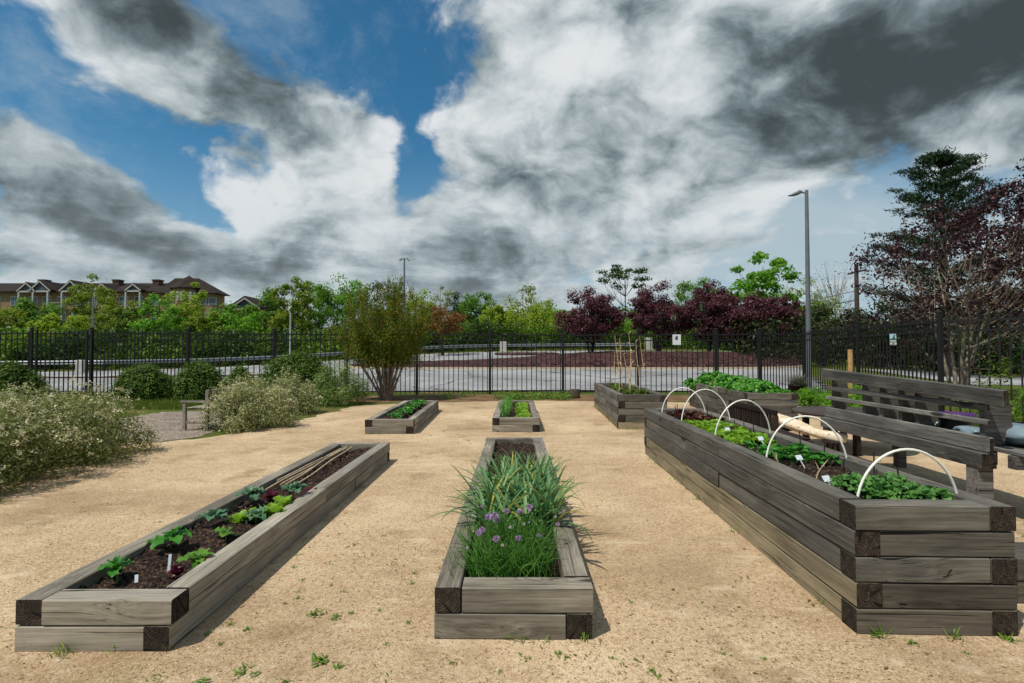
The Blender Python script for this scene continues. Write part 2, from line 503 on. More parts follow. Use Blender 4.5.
def mulch_island(name, x0, x1, front, back, height, label, nx=60, ny=14):
    us = np.linspace(0, 1, nx); vs = np.linspace(0, 1, ny)
    U, V = np.meshgrid(us, vs)
    X = x0 + (x1-x0)*U
    F = front(U); B = back(U)
    end = np.sqrt(np.clip(1-(2*U-1)**6, 0, 1)); mid = (F+B)/2; half = (B-F)/2*end
    Y = mid + (2*V-1)*half
    rng = np.random.default_rng(5)
    Z = terrain(X, Y) + 0.14 + height(U)*np.sin(np.pi*V)**0.8*end + rng.normal(0, 0.015, X.shape)
    Z[0, :] = terrain(X[0], Y[0]) + 0.04; Z[-1, :] = terrain(X[-1], Y[-1]) + 0.04
    v = np.stack([X, Y, Z], -1).reshape(-1, 3)
    i, j = np.meshgrid(np.arange(nx-1), np.arange(ny-1)); a = (j*nx+i).ravel()
    f = np.stack([a, a+1, a+nx+1, a+nx], -1)
    o = link(name, np_mesh(name, v, f, MULCH, True))
    tag(o, label, 'mulch bed', kind='structure')
    return [(float(X[0, k]), float(Y[0, k])-0.1) for k in range(nx)]
edge = mulch_island('mulch_island', -10.5, 19.5, lambda u: 30.3+0*u, lambda u: 35.8+3.2*sst(0.15, 0.55, u), lambda u: 0.05+0.62*sst(0.2, 0.6, u),
                    'long mounded bed of red brown mulch under the purple trees')
kerbline('kerb', edge, 0.2, 0.14, 'tan concrete kerb along the long mulch bed', plain('kerb_tan', lin(196,178,150), 0.9, 0, 0.15, 2))
edge = mulch_island('mulch_median', -32, -11, lambda u: 25.6+0.8*u, lambda u: 26.3+0.9*u, lambda u: 0.02+0*u, 'narrow brown mulch median between two strips of paving', 40, 6)
kerbline('kerb', edge, 0.16, 0.12, 'kerb of the narrow mulch median')
mulch_island('mulch_median', -1.5, 4.0, lambda u: 42.5+0*u, lambda u: 44.5+0*u, lambda u: 0.08+0*u, 'small brown mulch island out in the far paving', 30, 6)

# ------------------------------------------------------------------ foliage tools
def rand_unit(rng, n):
    v = rng.normal(size=(n, 3)); return v/np.linalg.norm(v, axis=1, keepdims=True)
def leaf_quads(c, nrm, L, W, rng, fold=0.18, droop=None):
    n = len(c)
    L = np.broadcast_to(np.asarray(L, float).reshape(-1, 1) if np.ndim(L) else np.full((n, 1), L), (n, 1))
    W = np.broadcast_to(np.asarray(W, float).reshape(-1, 1) if np.ndim(W) else np.full((n, 1), W), (n, 1))
    r = rand_unit(rng, n) if droop is None else droop + 0.35*rand_unit(rng, n)
    t = r - nrm*np.sum(r*nrm, 1, keepdims=True); t /= np.linalg.norm(t, axis=1, keepdims=True) + 1e-9
    b = np.cross(nrm, t)
    j = rng.uniform(0.75, 1.25, (n, 1))
    v = np.stack([c - t*L*0.5*j, c + b*W*0.5*j + nrm*W*fold - t*L*0.05, c + t*L*0.5*j, c - b*W*0.5*j + nrm*W*fold - t*L*0.05], 1)
    return v.reshape(-1, 3)
def quads(n): return np.arange(4*n).reshape(-1, 4)
def leaf_obj(name, v, material, parent):
    return link(name, np_mesh(name, v, quads(len(v)//4), material), parent)

def crown_points(rng, n, shape):
    """points in a unit crown: x,y in [-1,1], z in [0,1]"""
    out = []
    while len(out) < n:
        p = rng.uniform([-1, -1, 0], [1, 1, .93 if shape in ('oval', 'round', 'cone') else 1]); r = math.hypot(p[0], p[1]); z = p[2]
        if shape == 'round': lim = math.sqrt(max(0, 1-(2*z-1)**2))
        elif shape == 'oval': lim = math.sqrt(max(0, 1-(2*z-1)**2))*(1.1-0.45*z)
        elif shape == 'cone': lim = (1-z)**0.8*0.95+0.06
        elif shape == 'vase': lim = 0.28+0.72*math.sin(min(1, z*1.15)*math.pi/2)**1.0 if z < 0.78 else math.sqrt(max(0, 1-((z-0.78)/0.22)**2))
        elif shape == 'flat': lim = 0.35+0.65*z if z < 0.8 else math.sqrt(max(0, 1-((z-0.8)/0.2)**2))
        else: lim = 1
        if r < lim and (r > lim*0.45 or rng.random() < 0.35): out.append(p)
    return np.array(out)

def bez(a, b, c, n=5):
    return [tuple((1-t)**2*np.array(a) + 2*t*(1-t)*np.array(b) + t*t*np.array(c)) for t in np.linspace(0, 1, n)]

def tree(name, label, x, y, H, width, base, lmat, bmat, seed, shape='round', nclump=40, nleaf=3000, lsize=0.3, trunk_r=0.12,
         group=None, spread=0.22, forks=1, lean=0.0, z0=None, limbs=14, flat=0.75, cat='tree', depth=None):
    rng = np.random.default_rng(seed)
    root = thing(name, label, cat, (x, y, tz(x, y) if z0 is None else z0), 0, group)
    ch = H - base; w = width/2; dp = (depth or width)/2
    cl = crown_points(rng, nclump, shape)
    C = np.stack([cl[:, 0]*w + lean*cl[:, 2], cl[:, 1]*dp, base + cl[:, 2]*ch], -1)
    C *= 1 + rng.normal(0, 0.03, C.shape)
    # trunk and limbs as one branching mesh
    mb = MB()
    tops = []
    for k in range(forks):
        a = 2*math.pi*(k+rng.random()*0.6)/forks
        sp = 0.0 if forks == 1 else w*0.45
        tip = (math.cos(a)*sp + lean*0.7, math.sin(a)*sp*dp/w, base + ch*(0.78 if forks == 1 else 0.72))
        st = (0, 0, -0.15) if forks == 1 else (math.cos(a)*trunk_r*0.9, math.sin(a)*trunk_r*0.9, -0.15)
        mid = (math.cos(a)*sp*0.25 + rng.normal(0, trunk_r*0.8), math.sin(a)*sp*0.25 + rng.normal(0, trunk_r*0.8), (base+ch*0.4)*0.55)
        pts = bez(st, mid, tip, 8)
        tr = trunk_r if forks == 1 else trunk_r*0.6
        mb.tube(pts, [tr*(1.25 if i == 0 else 1)*(1-0.8*i/7) for i in range(8)], 7)
        tops.append(pts)
    for i in range(min(limbs, nclump)):
        pts = tops[i % forks]
        c = C[i]; q = pts[int(np.clip(2 + (c[2]-base)/max(ch, .1)*4, 2, 6))]
        if q[2] > c[2]: q = pts[3]
        m = (np.array(q)*0.4 + c*0.6); m[2] = q[2]*0.65 + c[2]*0.35
        r0 = trunk_r*(rng.uniform(0.22, 0.36) if forks < 4 else rng.uniform(.13, .22))
        mb.tube(bez(q, m, c, 5), [r0, r0*0.8, r0*0.6, r0*0.4, r0*0.2], 5, cap=False)
        for _ in range(2):
            e = c + rng.normal(0, 1, 3)*w*spread*0.8
            mb.tube(bez(m, (m+e)/2 + np.array([0, 0, -0.05]), e, 4), [r0*0.5, r0*0.35, r0*0.2, r0*0.1], 4, cap=False)
    mb.build('trunk', bmat, root)
    per = nleaf//nclump
    vs = []
    rad = w*spread
    for c in C:
        rr = rad*rng.uniform(0.7, 1.35)
        d = rand_unit(rng, per)*np.power(rng.random((per, 1)), 0.45)*rr
        d[:, 2] *= flat
        p = c + d
        nn = d/(np.linalg.norm(d, axis=1, keepdims=True)+1e-6)*0.6 + rand_unit(rng, per)*0.7 + np.array([0, 0, 0.45])
        nn /= np.linalg.norm(nn, axis=1, keepdims=True)
        vs.append(leaf_quads(p, nn, lsize*rng.uniform(0.7, 1.3, per), lsize*0.6*rng.uniform(0.7, 1.3, per), rng))
    leaf_obj('crown', np.concatenate(vs), lmat, root)
    return root

def shrub(name, label, x, y, r, h, lmat, seed, nleaf=5000, lsize=0.05, group=None, bloom=None, nbloom=0, bsize=0.03, ry=None, cat='shrub', lobes=26, domes=None, aspect=0.5, lobe_r=0.34, z0=0.0, stems=14, ragged=True):
    rng = np.random.default_rng(seed)
    root = thing(name, label, cat, (x, y, z0), 0, group)
    domes = domes or [(0, 0, r, ry or r, h)]
    V, BV, mb = [], [], MB()
    for (dx, dy, rx, ry_, hh) in domes:
        nl = int(nleaf/len(domes)); per = nl//lobes
        for k in range(lobes):
            a = rng.uniform(0, 2*math.pi); el = math.asin(rng.uniform(0.0, 1.0)**0.8)
            u = np.array([math.cos(a)*math.cos(el), math.sin(a)*math.cos(el), math.sin(el)])
            s = rng.uniform(.60, .74) if not ragged else rng.uniform(0.55, 0.86) if k % 9 else rng.uniform(.84, 1.0)
            c = np.array([dx + u[0]*rx*s, dy + u[1]*ry_*s, max(0.10*hh, u[2]*hh*s)])
            R0 = np.array([rx, ry_, hh])*lobe_r*(rng.uniform(.9, 1.15) if not ragged else rng.uniform(0.75, 1.15) if k % 9 else rng.uniform(.35, .6))
            d = rand_unit(rng, per)*np.power(rng.random((per, 1)), 0.3)
            p = c + d*R0; p[:, 2] = np.abs(p[:, 2]-0.02)+0.02
            nn = d*0.7 + u*0.3 + rand_unit(rng, per)*0.6 + np.array([0, 0, 0.35]); nn /= np.linalg.norm(nn, axis=1, keepdims=True)
            V.append(leaf_quads(p, nn, lsize*rng.uniform(0.7, 1.3, per), lsize*aspect*rng.uniform(0.8, 1.2, per), rng))
            if bloom is not None:
                nb = max(1, int(nbloom/len(domes)/lobes*rng.choice([.1, .5, 1.0, 2.2])))
                d2 = rand_unit(rng, nb); d2[:, 2] = np.abs(d2[:, 2])
                pb = c + d2*R0*1.02
                for q in range(nb):
                    m = rng.integers(4, 12); bs = rng.uniform(.4, .8)
                    pp = pb[q] + rng.normal(0, bsize*bs, (m, 3))
                    n2 = rand_unit(rng, m) + np.array([0, 0, 0.8]); n2 /= np.linalg.norm(n2, axis=1, keepdims=True)
                    BV.append(leaf_quads(pp, n2, bsize*rng.uniform(0.6, 1.2, m), bsize*0.7, rng))
            if k < stems:
                mb.tube(bez((dx+rng.normal(0, .06)*rx, dy+rng.normal(0, .06)*ry_, -0.03), (dx+u[0]*rx*0.2, dy+u[1]*ry_*0.2, hh*0.35), tuple(c), 5), [0.012*h+.004, .010, .008, .005, .003], 4, cap=False)
                if k % 3 == 0: mb.tube(bez(tuple(c), tuple(c+u*R0*.7), tuple(c+u*R0*1.35+rng.normal(0, .03, 3)), 4), [.004, .0035, .003, .002], 4, cap=False)
    leaf_obj('foliage', np.concatenate(V), lmat, root)
    if BV: leaf_obj('blossom', np.concatenate(BV), bloom, root)
    mb.build('stem', TWIG, root)
    return root

# leaf palettes (albedo)
def pal(*rgb): return [lin(*c) for c in rgb]
L_OLIVE = leaf('leaf_olive', pal((96,118,32),(126,148,42),(156,168,58)), 0.55)
L_YELLOW = leaf('leaf_yellow_green', pal((116,142,32),(148,172,44),(176,190,66)), 0.55)
L_BRIGHT = leaf('leaf_bright', pal((78,132,28),(108,164,40),(140,186,58)), 0.55)
L_GREEN = leaf('leaf_green', pal((74,116,32),(102,146,44),(130,166,60)), 0.52)
L_DEEP = leaf('leaf_deep', pal((36,62,24),(54,84,30),(74,104,40)), 0.35)
L_PALE = leaf('leaf_pale', pal((120,138,78),(146,160,100),(170,178,124)), 0.35)
L_RUST = leaf('leaf_rust', pal((112,70,36),(140,86,44),(120,112,46)), 0.4)
L_PLUM = leaf('leaf_plum', pal((60,32,38),(94,52,60),(130,82,86)), 0.4)
L_PLUM2 = leaf('leaf_plum_dark', pal((40,24,29),(60,34,40),(86,50,54)), 0.25)
L_PINE = leaf('needle_pine', pal((22,42,26),(34,60,32),(52,80,42)), 0.15)
L_SCRUB = leaf('leaf_scrub', pal((66,92,26),(94,124,36),(126,146,50)), 0.45)
L_BOX = leaf('leaf_box', pal((50,74,20),(78,106,32),(112,134,50)), 0.35, 0.7)
L_HEDGE = leaf('leaf_hedge', pal((82,94,42),(116,124,60),(150,152,88)), 0.38, 0.55)
L_VARI = leaf('leaf_variegated', pal((104,116,58),(150,154,94),(204,200,148)), 0.35)
L_VARI2 = leaf('leaf_variegated_green', pal((74,104,40),(108,134,56),(158,172,96)), 0.35)
L_MYRTLE = leaf('leaf_myrtle', pal((64,98,24),(92,122,30),(124,138,40),(160,112,46)), 0.5, 0.5)
L_DARKWOOD = leaf('leaf_dark_wood', pal((34,44,22),(52,66,28),(74,72,38)), 0.3)
BLOOM = leaf('cream_blossom', pal((190,180,132),(214,204,162),(230,224,192)), 0.3)

# ------------------------------------------------------------------ raised beds
def timber_mesh(L, w, h, rng):
    """timber along local x, centred; chamfered long edges; end faces use slot 1"""
    c = 0.0055
    prof = [(-w/2+c, -h/2), (w/2-c, -h/2), (w/2, -h/2+c), (w/2, h/2-c), (w/2-c, h/2), (-w/2+c, h/2), (-w/2, h/2-c), (-w/2, -h/2+c)]
    n = max(3, int(L/0.35)); vs = []
    ph = rng.uniform(0, 6, 4)
    for i in range(n+1):
        x = -L/2 + L*i/n
        s = 1.0 - (0.012 if i in (0, n) else 0)
        dy = 0.0022*math.sin(x*1.7+ph[0]) + rng.normal(0, 0.0006); dz = 0.0012*math.sin(x*2.3+ph[1])
        for (a, b) in prof: vs.append((x, a*s + dy, b*s + dz))
    fs, ms = [], []
    for i in range(n):
        for k in range(8):
            k2 = (k+1) % 8; fs.append((i*8+k, (i+1)*8+k, (i+1)*8+k2, i*8+k2)); ms.append(0)
    fs.append(list(range(8))); ms.append(1)
    fs.append([n*8+k for k in range(8)][::-1]); ms.append(1)
    me = bpy.data.meshes.new('timber'); me.from_pydata(vs, [], fs)
    me.polygons.foreach_set('material_index', ms); me.update()
    return me

def soil_mesh(x0, x1, y0, y1, z, seed, amp=0.014):
    rng = np.random.default_rng(seed)
    xs = np.linspace(x0, x1, max(10, int((x1-x0)/0.028))); ys = np.linspace(y0, y1, max(10, int((y1-y0)/0.028)))
    X, Y = np.meshgrid(xs, ys)
    Z = np.zeros_like(X)
    for s, a in ((2.1, .010), (5.0, .007), (11.0, .005)):
        for _ in range(4):
            th = rng.uniform(0, 6.28); Z += a*np.sin((X*math.cos(th)+Y*math.sin(th))*s*2.2 + rng.uniform(0, 6))
    Z += rng.normal(0, amp, X.shape)*np.clip(rng.random(X.shape)*1.6-0.2, 0, 1)
    v = np.stack([X, Y, Z+z], -1).reshape(-1, 3); nx = len(xs)
    i, j = np.meshgrid(np.arange(nx-1), np.arange(len(ys)-1)); a = (j*nx+i).ravel()
    return np_mesh('soil', v, np.stack([a, a+1, a+nx+1, a+nx], -1), SOIL, False)

CHIP = leaf('wood_chip', pal((58,42,34),(104,80,62),(150,124,98)), 0.0, 0.9)
def raised_bed(label, x, y, rz, W, L, courses, t, mats, soil_z, seed, split=0.5, group='weathered timber raised beds', hc=None):
    """origin: front left bottom corner; local y runs back"""
    rng = np.random.default_rng(seed)
    root = thing('raised_bed', label, 'raised bed', (x, y, 0), rz, group)
    hc = hc or t
    g = 0.003
    def put(cx, cy, cz, LL, along_y, m):
        me = timber_mesh(LL-2*g, t-g, hc-2*g, rng)
        me.materials.append(m); me.materials.append(END)
        link('timber', me, root, (cx + rng.normal(0, .003), cy + rng.normal(0, .002), cz), (rng.normal(0, .006), 0, (math.pi/2 if along_y else 0) + rng.normal(0, 0.0012)))
    for c in range(courses):              # from the ground up
        m = mats[c] if c < len(mats) else mats[-1]
        ms_ = m[1] if isinstance(m, tuple) else m
        m = m[0] if isinstance(m, tuple) else m
        z = hc*(c+0.5)
        fromtop = courses-1-c
        typeB = (fromtop % 2 == 0) if courses == 2 else (fromtop % 2 == 1)
        if typeB: segs = [(t/2, 0, L-t), (W-t/2, t, L)]; sh = [(t, W, t/2), (0, W-t, L-t/2)]
        else:     segs = [(t/2, t, L), (W-t/2, 0, L-t)]; sh = [(0, W-t, t/2), (t, W, L-t/2)]
        for q, (cx, a, b) in enumerate(segs):
            f = split + (0.13 if (c+q) % 2 else -0.10)
            mid = a + (b-a)*f
            put(cx, (a+mid)/2, z, mid-a, True, m); put(cx, (mid+b)/2, z, b-mid, True, m)
        for (a, b, cy) in sh: put((a+b)/2, cy, z, b-a, False, ms_)
    link('soil', soil_mesh(t-0.01, W-t+0.01, t-0.01, L-t+0.01, soil_z, seed+9), root)
    n = int((W-2*t)*(L-2*t)*180)
    c = np.stack([rng.uniform(t+.02, W-t-.02, n), rng.uniform(t+.02, L-t-.02, n), np.full(n, soil_z+0.022)], -1)
    nn = rand_unit(rng, n)*0.5 + np.array([0, 0, 1]); nn /= np.linalg.norm(nn, axis=1, keepdims=True)
    ch = leaf_obj('bark_chip', leaf_quads(c, nn, rng.uniform(.012, .04, n), rng.uniform(.006, .014, n), rng), CHIP, root); ch['kind'] = 'stuff'
    return root

T = 0.138
YAW_L, YAW_C, YAW_R = R(-0.0), R(0.0), R(-1.7)
bedL = raised_bed('long low two timber bed of seedlings with bamboo canes at its far end', -2.505, 2.61, YAW_L, 0.79, 4.62, 2, 0.135, [W_TAN]*2, 0.20, 11, 0.55, hc=0.132)
bedC = raised_bed('low two timber bed filled with leeks and flowering chives', -0.405, 2.72, R(-0.3), 0.832, 4.85, 2, T, [W_TAN, W_TAN], 0.195, 12, 0.5)
bedR = raised_bed('tall five timber bed arched with five white hoops', 1.842, 2.77, YAW_R, 0.845, 4.95, 5, T, [(W_LOW, W_DARK), (W_LOW, W_DARK), W_GREY, W_GREY, W_GREY], 0.615, 13, 0.48)
bedS1 = raised_bed('short low bed with one green row, left of the two near the fence', -2.75, 9.6, R(1.5), 0.91, 4.0, 2, T, [W_TAN]*2, 0.20, 14)
bedS2 = raised_bed('short low bed with lettuce rows, straight behind the leek bed', -0.385, 9.85, R(-0.5), 0.92, 3.75, 2, T, [W_TAN]*2, 0.20, 15)
bedT1 = raised_bed('tall grey bed holding tall dry pale stalks', 2.118, 10.24, R(-2.8), 0.97, 4.3, 5, T, [W_LOW, W_GREY, W_GREY, W_GREY, W_GREY], 0.60, 16)
bedT2 = raised_bed('tall grey bed overflowing with bushy leafy greens', 4.88, 10.65, R(-3.6), 1.03, 4.25, 5, T, [W_DARK, W_GREY, W_GREY, W_GREY, W_GREY], 0.60, 17)

def inbed(bed, lx, ly):
    a = bed.rotation_euler.z
    return (bed.location.x + lx*math.cos(a) - ly*math.sin(a), bed.location.y + lx*math.sin(a) + ly*math.cos(a))

# hoops over the tall bed
HN = ['nearest of the five white hoops, over the bean seedlings', 'second white hoop from the near end of the tall bed', 'middle one of the five white hoops over the tall bed',
      'fourth white hoop counting from the near end of the tall bed', 'farthest of the five white hoops on the tall bed']
for k, (ly, top, lean) in enumerate([(0.24, 0.945, 0.0), (1.32, 1.005, 0.01), (2.52, 1.03, -0.03), (3.60, 1.06, 0.02), (4.50, 1.02, 0.03)]):
    x, y = inbed(bedR, 0.45, ly)
    rr = 0.305; hh = top-0.60
    pts = [(-rr, 0, -0.16)] + [(-rr*math.cos(a), lean*math.sin(a), hh*math.sin(a)) for a in np.linspace(0, math.pi, 25)] + [(rr, 0, -0.16)]
    mb = MB(); mb.tube(pts, 0.0074, 10)
    o = mb.build('hoop', PVC, None, (x, y, 0.60), (0, 0, YAW_R + R([4, -5, 8, 2, -3][k])))
    tag(o, HN[k], 'hoop', 'white hoops over the tall bed')

# plant tags, thin stakes, twigs
def plant_tag(x, y, z, rz, tilt, label, h=0.10, w=0.022, head=0):
    mb = MB()
    if head: 
        mb.box(-0.003, 0.003, -0.002, 0.002, -0.06, h); mb.prism([(-head, h-0.01), (head, h-0.01), (head, h+0.03), (-head, h+0.03)], 'y', -0.002, 0.002)
    else: mb.prism([(-w/2, h), (-w/2, -0.03), (0, -0.06), (w/2, -0.03), (w/2, h)], 'y', -0.0012, 0.0012)
    o = mb.build('plant_tag', TAGW, None, (x, y, z), (tilt, 0, rz))
    return tag(o, label, 'plant tag', 'blank white plant tags')
for (ly, lx, lab) in [(.52, .19, 'pale tag among the near end of the bean seedlings'), (1.20, .37, 'pale tag standing in the second green patch from the near end'),
                      (2.10, .48, 'pale tag in the dark soil beside the lettuces'), (2.70, .40, 'farthest pale tag, in the middle of the lettuces')]:
    x, y = inbed(bedR, lx, ly); plant_tag(x, y, 0.63, R(20), R(-35), lab, 0.07, head=0.03)
STAKE = plain('dark_stake', lin(34,28,26), 0.7, 0, 0.2, 20)
stk = [(0.55,.62),(0.85,.66),(1.05,.57),(1.45,.66),(1.85,.68),(2.3,.67),(2.65,.62),(3.0,.66),(3.3,.67),(3.7,.66),(4.1,.64),(4.4,.66),(4.55,.35),(4.3,.30),(3.9,.62)]
for k, (ly, lx) in enumerate(stk):
    x, y = inbed(bedR, lx, ly)
    mb = MB(); h = 0.16 + 0.05*math.sin(k*2.1); mb.tube([(0,0,-0.1),(0.004,0,0.05),(0.01*math.sin(k),0.01*math.cos(k),h)], 0.0055, 6)
    tag(mb.build('garden_stake', STAKE, None, (x, y, 0.61)), 'thin dark stake standing in the soil of the hooped bed', 'stake', 'thin dark stakes in the hooped bed')
for k, (ly, lx, ax, lab) in enumerate([(.80,.22,.9,'pale forked twig stuck by the bean seedlings'), (1.15,.18,-.5,'pale bare twig leaning over the second green patch')]):
    x, y = inbed(bedR, lx, ly); mb = MB()
    mb.tube([(0,0,-.05),(.05*ax,.02,.06),(.13*ax,.03,.14)], [.006,.005,.003], 6); mb.tube([(.06*ax,.02,.07),(.05*ax,.05,.12)], [.004,.002], 5)
    tag(mb.build('twig', W_CANE, None, (x, y, .62)), lab, 'twig')

# ------------------------------------------------------------------ garden plants
def curved_leaf(mb, base, az, el, L, W, bend, segs=5, cup=0.25, wav=0.0, mi=0, jag=0.0):
    """a leaf blade that arches outwards; midrib plus two edges"""
    d = np.array([math.cos(az), math.sin(az)]); side = np.array([-d[1], d[0], 0])
    p = np.array(base, float); e = el; vs = []; step = L/segs
    for i in range(segs+1):
        t = i/segs
        wd = W*0.5*(math.sin(math.pi*min(1, t*0.86+0.10))**0.8)*(1 if i < segs else 0.15)
        up = np.array([-math.sin(e)*d[0], -math.sin(e)*d[1], math.cos(e)])
        wd *= 1 + jag*math.sin(i*2.9+az*5); wz = wav*math.sin(i*2.4+az*3)*wd
        vs += [p + side*wd + up*(wd*cup+wz), p, p - side*wd + up*(wd*cup-wz)]
        p = p + step*np.array([math.cos(e)*d[0], math.cos(e)*d[1], math.sin(e)]); e -= bend/segs
    fs = []
    for i in range(segs):
        a = i*3; fs += [(a, a+1, a+4, a+3), (a+1, a+2, a+5, a+4)]
    mb.add(vs, fs, mi, True)

L_BRASS = leaf('leaf_brassica', pal((66,104,72),(84,124,88),(104,140,104)), 0.25, 0.45)
L_LETT = leaf('leaf_lettuce', pal((102,146,34),(130,172,44),(158,190,66)), 0.4, 0.4)
L_KALE = leaf('leaf_young_kale', pal((70,116,38),(96,142,48),(120,160,66)), 0.35, 0.4)
L_RED = leaf('leaf_red_lettuce', pal((58,16,28),(92,28,44),(120,48,66)), 0.3, 0.35)
L_BEAN = leaf('leaf_bean', pal((70,116,52),(98,146,70),(128,172,94)), 0.3, 0.5)
L_BEAN2 = leaf('leaf_spinach', pal((44,104,34),(66,132,42),(90,152,56)), 0.3, 0.4)
L_LEEK = leaf('leaf_leek', pal((72,116,66),(104,148,92),(146,178,116)), 0.4, 0.4)
L_LEEKY = leaf('leaf_leek_yellowing', pal((176,166,78),(156,160,70),(196,176,96)), 0.35, 0.5)
L_CHIVE = leaf('leaf_chive', pal((66,120,42),(98,154,58),(138,182,88)), 0.4, 0.4)
F_CHIVE = leaf('chive_bloom', pal((160,124,172),(186,150,194),(210,180,212)), 0.3, 0.6)
F_BUD = leaf('pale_bud', pal((190,186,190),(214,206,214)), 0.2, 0.6)
L_POT = leaf('leaf_bushy_greens', pal((50,112,30),(78,146,40),(112,172,58)), 0.3, 0.4)
L_MARIGOLD = leaf('yellow_flower', pal((214,176,30),(228,196,60)), 0.3, 0.6)

def rosette(mb, n, L, W, el0, el1, bend, rng, cup=0.25, wav=0.15, stem=0.0):
    for k in range(n):
        az = 2*math.pi*k*0.382 + rng.uniform(-.3, .3)
        s = rng.uniform(0.7, 1.15)
        curved_leaf(mb, (0.006*math.cos(az), 0.006*math.sin(az), stem), az, rng.uniform(el0, el1), L*s, W*s, bend*rng.uniform(.7, 1.3), 8 if L > .09 else 5, cup, wav, 0, .22 if L > .09 else .1)

def plant(name, label, cat, x, y, z, build, lmat, group=None, rz=None, scale=1.0):
    root = thing(name, label, cat, (x, y, z), rz if rz is not None else random.uniform(0, 6.28), group)
    mb = MB(); st = MB(); build(mb, st)
    mb.build('leaf', lmat, root)
    if st.v: st.build('stem', STEM_G, root)
    root.scale = (scale,)*3
    return root

def cole(seed, L=0.13, W=0.085, n=7, stem=0.07, el=(.15, .9), bend=1.1):
    rng = np.random.default_rng(seed)
    def f(mb, st):
        rosette(mb, n, L, W, el[0], el[1], bend, rng, 0.35, 0.38, stem); rosette(mb, n//2, L*.6, W*.6, .7, 1.4, bend*.6, rng, 0.5, 0.4, stem+.01)
        st.tube([(0,0,-.04),(0.004,0,stem*.5),(0,0,stem+.01)], [.008,.007,.005], 6)
        for k in range(n):
            pass
    return f
def headl(seed, L=0.10, W=0.09, n=14):
    rng = np.random.default_rng(seed)
    def f(mb, st): rosette(mb, n, L, W, .25, 1.35, 0.7, rng, 0.35, 0.4, 0.0)
    return f

# left bed: individual seedlings (local x across 0.14..0.66, y along)
LB = [('cabbage_seedling', 'broad green seedling nearest the front corner of the cane bed', .24, .36, cole(1, .15, .085, 6, .08), L_BEAN2),
      ('cabbage_seedling', 'large leafy seedling arching over the timber edge of the cane bed', .25, .80, cole(2, .19, .10, 6, .10, (.1, .7), 1.4), L_BEAN2),
      ('cabbage_seedling', 'blue green broccoli seedling behind the large arching one', .30, 1.20, cole(3, .15, .09, 8, .11), L_BRASS),
      ('lettuce_plant', 'small bright lettuce between the broccoli and a white tag', .44, 1.30, headl(4, .10, .08, 10), L_LETT),
      ('cabbage_seedling', 'young pale green kale among red lettuces near the cane bed front', .60, .52, cole(5, .13, .08, 7, .06), L_KALE),
      ('cabbage_seedling', 'young green kale behind the red lettuces in the cane bed', .55, .92, cole(6, .13, .075, 6, .07), L_KALE),
      ('lettuce_plant', 'bright green lettuce by the white tag in the cane bed', .53, 1.38, headl(7, .12, .10, 15), L_LETT),
      ('lettuce_plant', 'bright green lettuce nearest the long outer timber of the cane bed', .62, 1.46, headl(8, .11, .10, 14), L_LETT),
      ('lettuce_plant', 'farthest bright green lettuce of the cane bed cluster', .60, 1.68, headl(9, .11, .09, 13), L_LETT),
      ('cabbage_seedling', 'blue green broccoli growing through the bright lettuces', .58, 1.28, cole(10, .12, .08, 7, .10), L_BRASS),
      ('cabbage_seedling', 'tall blue green broccoli behind the bright lettuces', .58, 1.92, cole(11, .16, .10, 9, .13), L_BRASS),
      ('cabbage_seedling', 'blue green broccoli against the path side timber of the cane bed', .24, 1.85, cole(12, .14, .09, 8, .11), L_BRASS),
      ('red_lettuce', 'dark red lettuce beside the nearest white tag', .55, .42, headl(14, .09, .07, 12), L_RED),
      ('red_lettuce', 'purple red lettuce beside the outer timber of the cane bed', .68, .62, headl(15, .10, .07, 12), L_RED),
      ('red_lettuce', 'dark red lettuce in the middle of the cane bed soil', .50, .72, headl(16, .08, .06, 10), L_RED),
      ('red_lettuce', 'dark red lettuce behind the edge broccoli in the cane bed', .34, 2.02, headl(18, .11, .08, 14), L_RED),
      ('red_lettuce', 'dark red lettuce beside the tall broccoli, toward the canes', .66, 2.12, headl(19, .11, .08, 14), L_RED),]
for (nm, lab, lx, ly, f, lm) in LB:
    x, y = inbed(bedL, lx, ly)
    plant(nm, lab, nm.replace('_', ' '), x, y, 0.205, f, lm, 'seedlings in the cane bed', None, .78 if nm == 'cabbage_seedling' else (.7 if nm == 'red_lettuce' else 1.1))
for (lx, ly, h, rz, tl, lab) in [(.43,.52,.10,.1,-.15,'upright white tag near the front of the cane bed'), (.49,1.30,.09,-.2,-.2,'upright white tag beside the small bright lettuce'),
                                 (.35,.36,.035,.6,-.5,'short white tag half buried by the front timber')]:
    x, y = inbed(bedL, lx, ly); plant_tag(x, y, .205, rz, tl, lab, h*.8, .017)
# canes
for k, (x0, y0, x1, y1, lab) in enumerate([(.40,2.35,.46,4.25,'bamboo cane nearest the path side of the bed'), (.47,2.5,.52,4.3,'second bamboo cane of the loose bundle on the soil'), (.53,2.45,.50,4.1,'bamboo cane crossing the others on the soil'), (.60,2.6,.56,4.4,'bamboo cane on the outer side of the loose bundle'), (.35,2.7,.50,4.4,'slanting bamboo cane lying against the path side timber')]):
    a = inbed(bedL, x0-.17, y0-.2); b = inbed(bedL, x1-.22, y1-.05); mb = MB(); n = 9
    pts = [(a[0]+(b[0]-a[0])*i/n, a[1]+(b[1]-a[1])*i/n, .245+.006*(k % 3)+.006*math.sin(i+k)) for i in range(n+1)]
    mb.tube(pts, [.0095+.0012*(i % 2) for i in range(n+1)], 8)
    tag(mb.build('bamboo_cane', W_CANE), lab, 'cane', 'bamboo canes lying on the bed')

